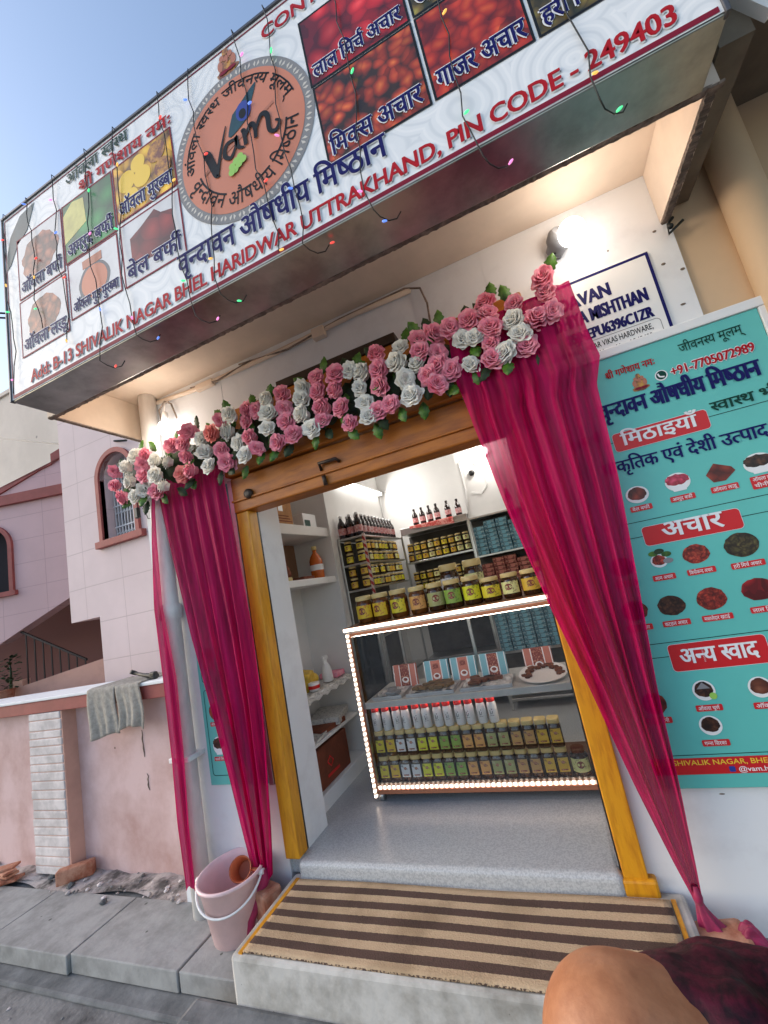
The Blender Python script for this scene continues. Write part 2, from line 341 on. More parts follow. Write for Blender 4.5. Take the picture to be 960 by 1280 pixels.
def tiled(name, col, line, sx, sz):
    """painted wall scored into large courses"""
    m = mat(name, col, .8, var=.06, vs=1.2); n, l, p = nodes(m)
    tc = n.new('ShaderNodeTexCoord'); sp = n.new('ShaderNodeSeparateXYZ'); l.new(tc.outputs['Object'], sp.inputs[0]); cb = n.new('ShaderNodeCombineXYZ')
    l.new(sp.outputs['X'], cb.inputs['X']); l.new(sp.outputs['Z'], cb.inputs['Y'])
    bk = n.new('ShaderNodeTexBrick'); bk.offset = 0; bk.inputs['Scale'].default_value = 1; bk.inputs['Brick Width'].default_value = sx; bk.inputs['Row Height'].default_value = sz
    bk.inputs['Mortar Size'].default_value = .0045; bk.inputs['Mortar Smooth'].default_value = .3; l.new(cb.outputs[0], bk.inputs['Vector'])
    old = p.inputs['Base Color'].links[0].from_socket
    mx = n.new('ShaderNodeMixRGB'); l.new(bk.outputs['Fac'], mx.inputs[0]); l.new(old, mx.inputs[1]); mx.inputs[2].default_value = (*line, 1); l.new(mx.outputs[0], p.inputs['Base Color'])
    bp = n.new('ShaderNodeBump'); bp.invert = True; bp.inputs['Strength'].default_value = .4; bp.inputs['Distance'].default_value = .01; l.new(bk.outputs['Fac'], bp.inputs['Height']); l.new(bp.outputs[0], p.inputs['Normal'])
    return m
M['tower'] = tiled('scored_pale_pink_wall', (.66, .54, .55), (.50, .40, .41), .62, .42)
M['wing'] = tiled('scored_pink_wall', (.60, .41, .42), (.46, .31, .32), .62, .36)

def specks(m, col, sc, th):
    n, l, p = nodes(m); old = p.inputs['Base Color'].links[0].from_socket
    tc = n.new('ShaderNodeTexCoord'); vo = n.new('ShaderNodeTexVoronoi'); vo.inputs['Scale'].default_value = sc; l.new(tc.outputs['Object'], vo.inputs['Vector'])
    lt = n.new('ShaderNodeMath'); lt.operation = 'LESS_THAN'; lt.inputs[1].default_value = th; l.new(vo.outputs['Distance'], lt.inputs[0])
    sp = n.new('ShaderNodeSeparateColor'); l.new(vo.outputs['Color'], sp.inputs[0]); g = n.new('ShaderNodeMath'); g.operation = 'GREATER_THAN'; g.inputs[1].default_value = .55; l.new(sp.outputs[0], g.inputs[0])
    mu = n.new('ShaderNodeMath'); mu.operation = 'MULTIPLY'; l.new(lt.outputs[0], mu.inputs[0]); l.new(g.outputs[0], mu.inputs[1])
    mx = n.new('ShaderNodeMixRGB'); l.new(mu.outputs[0], mx.inputs[0]); l.new(old, mx.inputs[1]); mx.inputs[2].default_value = (*col, 1); l.new(mx.outputs[0], p.inputs['Base Color'])
specks(M['road'], (.45, .45, .44), 14, .10); specks(M['concrete'], (.10, .10, .095), 9, .09); specks(M['pinkwall'], (.20, .13, .11), 5, .05); specks(M['lime'], (.22, .20, .18), 12, .10)
M['slabgrey'] = mat('grey_brown_plaster', srgb(120, 108, 92), .85, var=.2, vs=4, bump=.15, bs=14)
M['nichewood'] = mat('brown_niche_lining', srgb(150, 112, 84), .6, var=.2, vs=5)
specks(M['cream'], (.30, .27, .25), 1.3, .06)
# ------------------------------------------------------------------ ground
b = B(); b.poly([(-400, -400, -.43), (400, -400, -.43), (400, 400, -.43), (-400, 400, -.43)]); tag(b.build('road', M['road']), None, None, None, 'structure')
b = B()
x = -9.0; random.seed(3)
while x < -.1:
    w = .86 + random.uniform(-.05, .05); x1 = min(x + w, -.075)
    b.box((x + .006, -.445 + random.uniform(-.012, .012), -.40), (x1 - .004, .0, -.30 + random.uniform(-.005, .004)), bev=.006); x = x1
tag(b.build('pavement', M['concrete']), None, None, None, 'structure')
b = B(); b.box((-9, -.415, -.44), (-.08, .1, -.325)); b.box((-9, -.55, -.44), (-.3, -.39, -.405), bev=.02); b.box((1.93, -.34, -.44), (5, .1, -.24), bev=.015)
tag(b.build('kerb', M['kerb']), None, None, None, 'structure')
b = B()
def rub(u, v):
    px = -6 + u * 5.15; py = .0 + v * .24
    h = .012 * math.sin(px * 9 + py * 7) + .012 * math.sin(px * 23 + 1.3) + random.uniform(-.006, .008)
    return (px, py - (.05 * math.sin(px * 5) if v < .2 else 0), -.304 + (.010 + h * .55) * min(1, v * 3))
b.grid(rub, 150, 8, smooth=False); tag(b.build('broken_plaster_strip', M['rubble']), None, None, None, 'structure')
b = B(); random.seed(77)
for k in range(170):
    if k < 90: px, py, pz, r = random.uniform(-4.2, -.9), random.gauss(.06, .09), -.285, abs(random.gauss(0, .012)) + .005
    else: px, py, pz, r = random.uniform(-3.5, 2.4), random.uniform(-1.3, -.60), -.428, abs(random.gauss(0, .007)) + .003
    if py > .2: continue
    t = bmesh.new(); bmesh.ops.create_icosphere(t, subdivisions=1, radius=r)
    for v in t.verts: v.co = Vector((v.co.x * random.uniform(.7, 1.5), v.co.y * random.uniform(.7, 1.3), v.co.z * random.uniform(.4, .8)))
    b._merge(t, (px, py, pz), (0, 0, random.uniform(0, 3)), random.choice((0, 0, 1, 2)))
tag(b.build('grit', [M['rubble'], M['kerb'], M['whitebrick']]), 'loose grit and plaster crumbs scattered on the pavement and road', 'grit', None, 'stuff')
b = B(); b.box((-.062, -.56, -.44), (1.92, -.004, -.084), bev=.018); b.box((-.30, -.70, -.44), (2.1, -.55, -.27), bev=.03, mi=1)
b.box((-.022, -.545, -.085), (.0, -.06, -.077), mi=2); b.box((1.860, -.545, -.085), (1.878, -.06, -.077), mi=2)
step = b.build('entrance_step', [M['lime'], M['kerb'], M['yellow']]); tag(step, None, None, None, 'structure')

# ------------------------------------------------------------------ the shop building
shop = thing('shop_building', 'small open fronted sweet shop with white walls and ochre door frame', 'shop', (0, 0, -.43))
b = B()
b.box((-.95, 0, -.43), (-.10, .2, 3.3)); b.box((1.80, 0, -.43), (2.68, .2, 3.3)); b.box((-.10, .002, 2.78), (1.80, .2, 3.3))
b.box((-.50, .075, -.43), (-.006, .31, 3.12), bev=.006)
b.build('front_wall', M['wall_white'], shop)
b = B()
b.box((-.6, 1.2, -.1), (-.08, 1.3, 3.12)); b.box((-.2, 1.3, -.1), (-.085, 2.8, 3.12)); b.box((-.62, .31, -.1), (-.5, 1.2, 3.12))
b.box((-.2, 2.7, -.1), (1.012, 2.8, 3.12)); b.box((1.01, 2.45, -.1), (2.5, 2.8, 3.12)); b.box((2.4, .2, -.1), (2.5, 2.45, 3.12))
b.build('inner_wall', M['wall_in'], shop)
b = B(); b.box((-.7, .2, 3.12), (2.5, 2.8, 3.2)); b.build('ceiling', M['wall_in'], shop)
b = B(); b.box((-.62, .02, -.1), (2.5, 2.8, -.004)); b.box((-.008, -.055, -.30), (1.70, .60, 0), bev=.03, seg=4)
b.build('floor', M['granite'], shop)
b = B(); b.box((-.5, .30, -.02), (-.10, 1.21, .10), bev=.008); b.build('plinth', M['wall_white'], shop)
# built-in niche shelves
for z0, z1, m, xe in ((1.985, 2.07, 'wall_in', -.10), (1.56, 1.615, 'wall_in', -.10), (.72, .745, 'wall_in', -.12), (.40, .425, 'wall_in', -.12)):
    b = B(); b.box((-.5, .311, z0), (xe, 1.199, z1), bev=.006); b.build('niche_shelf', M[m], shop)
b = B(); b.box((-.4995, .313, 1.618), (-.494, 1.197, 1.983)); b.build('niche_lining', M['nichewood'], shop)
# canopy: slab, side fins, rough broken edges
can = None
b = B(); b.box((-.93, -.655, 3.17), (2.69, -.001, 3.30)); b.box((-.93, -.655, 2.885), (-.884, -.003, 3.168)); b.box((2.642, -.655, 2.885), (2.685, -.003, 3.168)); b.box((-.884, -.655, 2.885), (2.642, -.62, 3.168))
can = b.build('canopy', M['soffit'], shop)
b = B(); random.seed(11)
def edge(p, q, n, w, h):
    p, q = Vector(p), Vector(q); d = (q - p); sd_ = d.normalized().cross(Vector((0, 0, 1)))
    prev = None
    for i in range(n + 1):
        c = p + d * (i / n); a = w * random.uniform(.8, 1.1); hh = h * random.uniform(.7, 1.2)
        ring = [b.bm.verts.new(c - sd_ * a), b.bm.verts.new(c - sd_ * a * .8 - Vector((0, 0, hh))), b.bm.verts.new(c + sd_ * a * .8 - Vector((0, 0, hh))), b.bm.verts.new(c + sd_ * a)]
        if prev:
            for k in range(3): b.bm.faces.new((prev[k], prev[k + 1], ring[k + 1], ring[k]))
        prev = ring
edge((-.93, -.64, 2.888), (2.70, -.64, 2.888), 260, .016, .010); edge((2.664, -.655, 2.888), (2.664, -.0, 2.888), 70, .020, .012); edge((-.907, -.655, 2.888), (-.907, 0, 2.888), 60, .013, .008)
b.build('broken_edge', M['rough'], can)
# ochre door frame
fr = thing('door_frame', None, None); fr.parent = shop; WLOC[fr.name] = Vector((0, 0, -.43)); fr.location = (0, 0, 0)
b = B(); b.box((-.098, -.035, -.0), (0, .055, 2.10), bev=.006); b.box((-.03, .0555, 0), (-.0065, .0745, 2.1), mi=1); b.build('jamb', [M['yellow'], M['black']], fr)
b = B(); b.box((1.70, -.035, -.08), (1.80, .10, 2.10), bev=.006); b.box((1.69, -.05, -.10), (1.83, .02, -.02), bev=.012); b.box((1.692, .0, -.02), (1.7, .1, 2.1), mi=1); b.build('jamb', [M['yellow'], M['black']], fr)
b = B(); b.box((-.10, -.05, 2.10), (1.92, .10, 2.34), bev=.01); b.box((-.12, -.075, 2.35), (1.95, .08, 2.80), bev=.012); b.box((-.1, -.065, 2.17), (1.9, -.045, 2.185), bev=.004)
b.build('lintel', M['orange'], fr)
b = B(); b.box((.40, -.085, 2.802), (1.24, .0, 2.86), bev=.004); b.build('channel', M['dkbrown'], fr)
b = B(); b.tube([(.60, -.052, 2.20), (.60, -.075, 2.24), (.72, -.08, 2.235), (.73, -.055, 2.22)], .011); b.tube([(.615, -.06, 2.10), (.615, -.07, 2.16)], .014); b.build('latch', M['dkbrown'], fr)
b = B(); b.lathe([(.03, -.01), (.034, .0), (.03, .02), (.012, .024)], (.045, -.055, 2.20), rot=(PI / 2, 0, 0)); b.build('lock', M['dkbrown'], fr)
# conduit and loose wiring on the wall under the canopy
b = B(); b.tube([(-.80, -.02, 3.14), (-.35, -.02, 3.10), (.4, -.02, 3.10), (1.0, -.02, 3.12), (1.38, -.02, 3.11)], .016); b.box((-.30, -.04, 3.07), (-.14, -.003, 3.12), bev=.008); b.box((.70, -.05, 3.06), (.79, -.003, 3.13), bev=.006)
b.build('conduit', M['soffit'], shop)
b = B(); b.tube([(.1, -.03, 3.13), (.5, -.03, 3.08), (.9, -.03, 3.125), (1.35, -.03, 3.13), (1.44, -.03, 3.09), (1.46, -.03, 2.98), (1.45, -.03, 2.84)], .006); b.tube([(-.35, -.03, 3.12), (-.1, -.035, 3.08), (.2, -.03, 3.12)], .006)
b.tube([(-.66, -.03, 2.95), (-.665, -.04, 3.05), (-.60, -.04, 3.10), (-.54, -.04, 3.06), (-.50, -.04, 2.93)], .006); b.build('wiring', M['rough'], shop)
b = B(); b.tube([(2.05, -.02, 2.83), (2.12, -.05, 2.86), (2.17, -.05, 2.95)], .006); b.build('loose_cable', M['wire'], shop); b = B(); b.tube([(2.69, -.02, 2.88), (2.66, -.03, 2.85), (2.65, -.03, 2.80), (2.72, -.03, 2.84)], .007); b.ball((2.665, -.03, 2.835), .014); b.build('loose_cable', M['wire'], shop)
random.seed(5)
b = B()
for px, pz in ((2.61, 2.86), (2.665, 2.62), (2.60, 2.68), (2.40, 2.86), (2.62, 2.45), (2.17, .30), (2.35, .33)): b.ball((px, -.001, pz), .007, (random.uniform(.6, 1.7), .25, random.uniform(.4, 1)), 7)
b.build('paint_chip', M['rough'], shop)
# rendered skirt left of the door
b = B(); b.lathe([(.06, -.30), (.06, 1.50), (.072, 1.51), (.072, 1.60), (.06, 1.61), (.06, 3.169)], (-.735, -.075, 0), n=20)
for z in (.6, 2.35): b.box((-.82, -.14, z), (-.65, -.001, z + .03), bev=.004)
tag(b.build('drain_pipe', M['pvc']), 'white plastic rain pipe running up the shop wall beside the left curtain', 'pipe')

# ------------------------------------------------------------------ boundary wall, pink house, neighbours
bw = thing('boundary_wall', 'stained pink boundary wall with a brown and white coping', 'wall', (-1.0, .22, -.43))
b = B(); b.box((-9, .22, -.43), (-.951, .36, .965)); b.build('wall', M['pinkwall'], bw)
b = B(); b.box((-9, .10, .967), (-.953, .42, 1.065), bev=.006); b.build('coping', M['brownred'], bw)
b = B(); b.box((-9, .085, 1.067), (-.955, .43, 1.092), bev=.006); b.build('coping_top', M['wall_white'], bw)
random.seed(21)
b = B(); z = -.27
while z < .95:
    h = random.choice((.062, .07, .085)); b.box((-2.70 + random.uniform(-.008, .008), .10, z), (-2.275 + random.uniform(-.006, .006), .221, min(z + h - .005, .964)), bev=.008); z += h
pil = b.build('pilaster', M['whitebrick'], bw)
b = B(); b.box((-2.69, .108, -.27), (-2.262, .2215, .963)); b.build('pilaster_core', M['salmon'], pil)
b = B(); 
for px, z0, z1 in ((-1.50, .52, .72), (-1.485, .28, .40)):
    pts = [(px + random.uniform(-.008, .012), .2185, z0 + (z1 - z0) * i / 6) for i in range(7)]
    b.tube(pts, [.002, .005, .007, .004, .006, .004, .002], 6)
b.build('crack', M['rough'], bw)
# cloths, clip, bricks
def cloth(name, x0, x1, zb, lab, seed):
    rr = random.Random(seed); ph = rr.uniform(0, 6)
    b = B()
    def fn(u, v):
        px = x0 + (x1 - x0) * u; s = v * 1.0
        if s < .28: y, z = .42 - .36 * (s / .28), 1.098 + .004 * math.sin(u * 17)
        else:
            t = (s - .28) / .72; z = 1.098 - (1.098 - zb) * t - .02 * math.sin(u * 4 + ph) * t; y = .072 - .012 * math.sin(u * 9 + ph) * t - .01 * math.sin(u * 21) * t
        return (px + .012 * math.sin(v * 7 + ph), y, z)
    b.grid(fn, 24, 24); o = b.build(name, M['towel'])
    sm = o.modifiers.new('thick', 'SOLIDIFY'); sm.thickness = .008
    tag(o, lab, 'cloth', None)
cloth('hanging_cloth', -1.86, -1.55, .74, 'longer grey cloth draped over the pink wall, nearer the brick pilaster', 4)
cloth('hanging_cloth', -1.535, -1.28, .78, 'shorter grey cloth draped over the pink wall, nearer the shop', 9)
b = B(); b.tube([(-1.47, .17, 1.165), (-1.36, .17, 1.135), (-1.26, .17, 1.118), (-1.22, .17, 1.115)], [.011, .014, .022, .020], 10); b.box((-1.285, .15, 1.093), (-1.225, .19, 1.15), bev=.012); b.tube([(-1.48, .155, 1.178), (-1.465, .19, 1.155)], .016)
tag(b.build('water_tap', M['black']), 'black tap like fitting lying on the wall coping above the grey cloths', 'tap')
def brick(name, loc, d, rz, lab, m='brick', bev=.012, ry=0):
    b = B(); b.box((-d[0] / 2, -d[1] / 2, 0), (d[0] / 2, d[1] / 2, d[2]), bev=bev); o = b.build(name, M[m]); o.location = loc; o.rotation_euler = (0, ry, rz); tag(o, lab, 'brick')
    return o
brick('brick', (-2.20, .10, -.285), (.25, .08, .10), R(38), 'red brick standing at the foot of the white brick pilaster')
b = B()
random.seed(8)
for k in range(5): b.box((-.08 + random.uniform(-.05, .05), -.04, k * .022), (.07 + random.uniform(-.03, .05), .05, k * .022 + .02), bev=.006, rot=(0, random.uniform(-.15, .15), random.uniform(-.6, .6)))
o = b.build('brick_rubble', M['brick']); o.location = (-2.93, .02, -.29); tag(o, 'small heap of broken brick pieces left of the pilaster', 'rubble')

# pink house: tower by the shop
house = thing('pink_house', 'pale pink house with arched windows and a covered stair behind the wall', 'house', (-3.2, 1.0, -.43))
def arch_wall(b, x0, x1, z0, z1, ax0, ax1, az0, azs, P, n=18, rise=None):
    """wall with an arched opening; P(x, z) -> point"""
    cx, rx = (ax0 + ax1) / 2, (ax1 - ax0) / 2; rise = rise or rx
    arc = [(cx - rx * math.cos(PI * i / n), azs + rise * math.sin(PI * i / n)) for i in range(n + 1)]
    b.poly([P(x0, z0), P(ax0, z0), P(ax0, z1), P(x0, z1)]); b.poly([P(ax1, z0), P(x1, z0), P(x1, z1), P(ax1, z1)])
    b.poly([P(ax0, z0), P(ax1, z0), P(ax1, az0), P(ax0, az0)])
    for i in range(n): b.poly([P(*arc[i]), P(*arc[i + 1]), P(arc[i + 1][0], z1), P(arc[i][0], z1)])
    return arc
def arch_ring(b, ax0, ax1, az0, azs, rise, w, P3, d0, d1, n=18):
    """raised band round an arched opening; P3(x, z, depth)"""
    cx, rx = (ax0 + ax1) / 2, (ax1 - ax0) / 2
    inn = [(ax0, az0)] + [(cx - rx * math.cos(PI * i / n), azs + rise * math.sin(PI * i / n)) for i in range(n + 1)] + [(ax1, az0)]
    out = [(ax0 - w, az0)] + [(cx - (rx + w) * math.cos(PI * i / n), azs + (rise + w) * math.sin(PI * i / n)) for i in range(n + 1)] + [(ax1 + w, az0)]
    for i in range(len(inn) - 1):
        a, c, d, e = inn[i], inn[i + 1], out[i + 1], out[i]
        b.poly([P3(*a, d0), P3(*c, d0), P3(*d, d0), P3(*e, d0)]); b.poly([P3(*e, d0), P3(*d, d0), P3(*d, d1), P3(*e, d1)]); b.poly([P3(*a, d0), P3(*a, d1), P3(*c, d1), P3(*c, d0)])
    return inn
PT = lambda x_, z_: (x_, 1.0, z_)
b = B(); arc = arch_wall(b, -3.0, -1.0, 1.73, 5.2, -2.80, -2.28, 2.55, 3.26, PT, rise=.27)
b.poly([PT(-3.48, 1.73), PT(-3.0, 1.73), PT(-3.0, 5.2), PT(-3.48, 5.2)]); b.poly([PT(-3.0, -.43), PT(-1.0, -.43), PT(-1.0, 1.73), PT(-3.0, 1.73)])
b.poly([(-3.48, 1.0, 1.73), (-3.48, 1.0, 5.2), (-3.48, 3.5, 5.2), (-3.48, 3.5, 1.73)]); b.poly([(-3.48, 1.0, 1.73), (-3.48, 3.5, 1.73), (-3.0, 3.5, 1.73), (-3.0, 1.0, 1.73)]); b.poly([(-3.0, 1.0, -.43), (-3.0, 1.0, 1.73), (-3.0, 3.5, 1.73), (-3.0, 3.5, -.43)])
b.poly([(-3.48, 1, 5.2), (-1.0, 1, 5.2), (-1.0, 3.5, 5.2), (-3.48, 3.5, 5.2)])
b.build('tower_wall', M['tower'], house)
win = None
b = B(); inn = arch_ring(b, -2.80, -2.28, 2.55, 3.26, .27, .055, lambda x_, z_, d: (x_, d, z_), .965, 1.04); b.box((-2.90, .94, 2.47), (-2.16, 1.03, 2.548), bev=.006)
win = b.build('window', M['brownred'], house)
b = B()
for i in range(len(inn) - 1): a, c = inn[i], inn[i + 1]; b.poly([(a[0], .99, a[1]), (c[0], .99, c[1]), (c[0], 1.22, c[1]), (a[0], 1.22, a[1])])
b.poly([(-2.80, .99, 2.55), (-2.28, .99, 2.55), (-2.28, 1.22, 2.55), (-2.80, 1.22, 2.55)]); b.build('reveal', M['tower'], win)
b = B(); b.poly([(-2.9, 1.221, 2.5), (-2.2, 1.221, 2.5), (-2.2, 1.221, 3.6), (-2.9, 1.221, 3.6)]); b.build('dark_room_sheet', M['darkin'], win)  # near-black sheet stands in for the unlit room behind the grille
b = B()
for k in range(11):
    px = -2.78 + k * .048; zt = 3.26 + .27 * math.sqrt(max(0, 1 - ((px + 2.54) / .26) ** 2)); b.box((px - .007, 1.13, 2.55), (px + .007, 1.145, zt - .01))
for z in (2.70, 2.95, 3.2): b.box((-2.80, 1.125, z), (-2.28, 1.150, z + .016))
for k in range(10):
    for z in (2.62, 2.86, 3.06):
        px = -2.756 + k * .048
        b.tube([(px - .015, 1.137, z + .03), (px, 1.13, z), (px + .015, 1.137, z + .03)], .005, 5)
b.build('grille', M['grille'], win)
# stair wing, turned a little away from the street
WO = Vector((-4.2, 2.0, 0)); WD = Vector((.94, .34, 0)).normalized(); WN = Vector((-WD.y, WD.x, 0))
def W(s, z, o=0): p = WO + WD * s + WN * o; return (p.x, p.y, z)
b = B(); wb = .0
arch_wall(b, -4.0, -1.36, 2.02, 3.73, -2.10, -1.44, 2.44, 3.12, W, rise=.30)
b.poly([W(-1.36, 1.84), W(.2, 2.51), W(.2, 3.73), W(-1.36, 3.73)]); b.poly([W(-1.65, 1.71), W(-1.36, 1.84), W(-1.36, 2.02), W(-1.65, 2.02)]); b.poly([W(-4, 1.71), W(-1.65, 1.71), W(-1.65, 2.02), W(-4, 2.02)])
b.poly([W(-4, 1.71), W(-1.65, 1.71), W(-1.65, 1.71, .2), W(-4, 1.71, .2)]); b.poly([W(-1.65, 1.71), W(.2, 2.51), W(.2, 2.51, .2), W(-1.65, 1.71, .2)])
b.build('wing_wall', M['wing'], house)
b = B(); b.prism([W(-4, 3.73, -.07), W(.3, 3.73, -.07), W(.3, 3.88, -.07), W(-4, 3.88, -.07)], WN * 1.4); b.build('cornice', M['brownred'], house)
b = B(); inn = arch_ring(b, -2.10, -1.44, 2.44, 3.12, .30, .06, W, -.04, .06); b.prism([W(-2.2, 2.37, -.06), W(-1.34, 2.37, -.06), W(-1.34, 2.438, -.06), W(-2.2, 2.438, -.06)], WN * .1)
win2 = b.build('window', M['brownred'], house)
b = B()
for i in range(len(inn) - 1): a, c = inn[i], inn[i + 1]; b.poly([W(*a, -.01), W(*c, -.01), W(*c, .2), W(*a, .2)])
b.build('reveal', M['wing'], win2)
b = B(); b.poly([W(-2.2, 2.4, .201), W(-1.4, 2.4, .201), W(-1.4, 3.5, .201), W(-2.2, 3.5, .201)]); b.build('dark_room_sheet', M['darkin'], win2)  # same dark sheet, painted as the unlit inside of the wing window
# roof parapet steps above the wing
b = B(); b.prism([W(-3.4, 4.12, 1.15), W(-1.42, 4.90, 1.15), W(-1.42, 5.08, 1.15), W(-1.66, 4.98, 1.15), W(-1.66, 4.78, 1.15), W(-3.4, 4.30, 1.15)], WN * .25); b.build('parapet_rail', M['brownred'], house)
b = B(); b.prism([W(-3.2, 3.9, 1.18), W(-.9, 3.9, 1.18), W(-.9, 4.80, 1.18), W(-1.42, 4.90, 1.18), W(-3.2, 4.19, 1.18)], WN * .2); b.build('parapet', M['wing'], house)
# stair void: back wall, ramp wall, railing
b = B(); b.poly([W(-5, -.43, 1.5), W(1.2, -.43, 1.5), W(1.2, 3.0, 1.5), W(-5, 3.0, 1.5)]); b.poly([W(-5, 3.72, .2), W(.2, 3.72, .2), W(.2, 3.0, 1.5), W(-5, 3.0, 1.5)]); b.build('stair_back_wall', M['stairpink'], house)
b = B(); b.prism([W(.25, 1.0, 1.40), W(.62, 1.0, 1.40), W(.62, 1.75, 1.40), W(.25, 1.75, 1.40)], WN * .08); b.build('inner_door', M['dkbrown'], house)
b = B(); b.prism([W(-4, .5), W(1.4, .5), W(1.4, 1.43), W(-1.35, 1.075), W(-1.35, 1.16), W(-1.5, 1.16), W(-1.5, 1.05), W(-4, .98)], WN * .14); b.build('stair_wall', M['salmon'], house)
b = B()
for k in range(9):
    s = -1.32 + k * .12; zt = 1.78 - .62 * (s + 1.32); zb = 1.07 + .13 * (s + 1.35)
    if zt > zb: b.prism([W(s, zb, .05), W(s + .014, zb, .05), W(s + .014, zt, .05), W(s, zt, .05)], WN * .014)
b.prism([W(-1.45, 1.86, .04), W(-.45, 1.24, .04), W(-.45, 1.27, .04), W(-1.45, 1.89, .04)], WN * .03); b.build('stair_railing', M['rail'], house)
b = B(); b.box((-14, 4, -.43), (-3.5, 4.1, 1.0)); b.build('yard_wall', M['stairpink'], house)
# plant in the stairwell
pl = thing('potted_plant', 'leafy green plant growing by the stair railing of the pink house', 'plant', W(-1.47, 1.05, -.05))
b = B(); random.seed(4)
for k in range(90):
    a = random.uniform(0, 2 * PI); rr_ = random.uniform(.02, .2); z = random.uniform(0, .42); c = Vector(W(-1.47, 1.08 + z, -.05)) + Vector((math.cos(a) * rr_, math.sin(a) * rr_ * .6, 0))
    d = Vector((math.cos(a), math.sin(a), random.uniform(-.5, .6))) * .09; n_ = Vector((-d.y, d.x, 0)).normalized() * .026
    b.poly([c, c + d * .5 + n_, c + d, c + d * .5 - n_])
b.build('foliage', M['leafd'], pl)
b = B(); b.tube([W(-1.47, 1.05, -.05), W(-1.46, 1.3, -.05), W(-1.47, 1.46, -.05)], [.02, .014, .006]); b.build('stem', M['leafd'], pl)
b = B(); b.lathe([(.07, -.12), (.10, .04), (.105, .05), (.09, .05), (.085, .03)], W(-1.47, 1.03, -.12)); b.build('pot', M['brick'], pl)
# cream block behind
ch = thing('cream_building', 'tall plain cream building rising behind the pink house', 'building', (-14, 6.5, -.43))
b = B(); b.box((-24, 6, -.43), (-8.6, 11, 10.32)); b.build('wall', M['cream'], ch)
b = B(); b.box((-24.1, 5.93, 10.322), (-8.5, 11.1, 10.46)); b.build('parapet', M['cream'], ch)
# right neighbour
nb = thing('beige_building', 'beige neighbouring building with a round pilaster and a deep slab overhead', 'building', (3.4, .1, -.43))
b = B(); b.box((2.682, .03, -.43), (6.5, .3, 3.32)); b.build('wall', M['beige'], nb)
b = B(); b.lathe([(.085, -.43), (.085, 3.32)], (2.965, -.02, 0), n=28, cap=False); b.build('pilaster', M['beige'], nb)
b = B(); b.box((2.72, -1.1, 3.322), (6.5, .3, 3.5)); b.build('slab', M['slabgrey'], nb)
b = B(); b.box((2.69, -.70, 2.96), (2.79, .025, 3.32)); b.build('beam', M['slabgrey'], nb)
# ------------------------------------------------------------------ lettering
_gc = {}
def _glyph_raw(body, bold, res):
    cu = bpy.data.curves.new('tmp_text', 'FONT')
    cu.body = body; cu.offset = bold; cu.resolution_u = res
    o = bpy.data.objects.new('tmp_text', cu); COL.objects.link(o)
    dg = bpy.context.evaluated_depsgraph_get(); dg.update()
    m = bpy.data.meshes.new_from_object(o.evaluated_get(dg), depsgraph=dg)
    vs = [(v.co.x, v.co.y) for v in m.vertices]; fs = [tuple(p.vertices) for p in m.polygons]
    bpy.data.objects.remove(o); bpy.data.curves.remove(cu); bpy.data.meshes.remove(m)
    return vs, fs
_IW = [None]
def glyph(ch, bold, res):
    k = (ch, bold, res)
    if k in _gc: return _gc[k]
    if ch == ' ':
        _gc[k] = ([], [], .26); return _gc[k]
    vs, fs = _glyph_raw(ch, bold, res)
    if _IW[0] is None: _IW[0] = max(v[0] for v in _glyph_raw('I', 0, 2)[0])
    adv = max(v[0] for v in _glyph_raw(ch + 'I', 0, 2)[0]) - _IW[0]
    if ch == 'ि': adv = max(v[0] for v in vs if abs(v[1]) < .03) - bold + .085
    _gc[k] = (vs, fs, adv); return _gc[k]
def half(ch, bold, res):
    k = (ch, 'half', bold, res)
    if k in _gc: return _gc[k]
    vs, fs, adv = glyph(ch, bold, res)
    if ch == 'क': cut = adv * .78
    else:
        st = [v[0] for v in vs if abs(v[1]) < .04 and v[0] > adv * .45]
        cut = min(st) + bold if st else adv * .75
    bm = bmesh.new(); bv = [bm.verts.new((x, y, 0)) for x, y in vs]
    for f in fs:
        try: bm.faces.new([bv[i] for i in f])
        except ValueError: pass
    bmesh.ops.bisect_plane(bm, geom=bm.verts[:] + bm.edges[:] + bm.faces[:], plane_co=(cut, 0, 0), plane_no=(1, 0, 0), clear_outer=True)
    bm.verts.index_update()
    r = ([(v.co.x, v.co.y) for v in bm.verts], [tuple(v.index for v in f.verts) for f in bm.faces], cut)
    bm.free(); _gc[k] = r; return r
def _stroke(pts, w):
    vs = []; fs = []
    for i, (x, y) in enumerate(pts):
        a = pts[max(i - 1, 0)]; b = pts[min(i + 1, len(pts) - 1)]
        dx, dy = b[0] - a[0], b[1] - a[1]; l = math.hypot(dx, dy) or 1
        nx, ny = -dy / l * w / 2, dx / l * w / 2
        vs += [(x + nx, y + ny), (x - nx, y - ny)]
    for i in range(len(pts) - 1): fs.append((2*i, 2*i + 1, 2*i + 3, 2*i + 2))
    return vs, fs
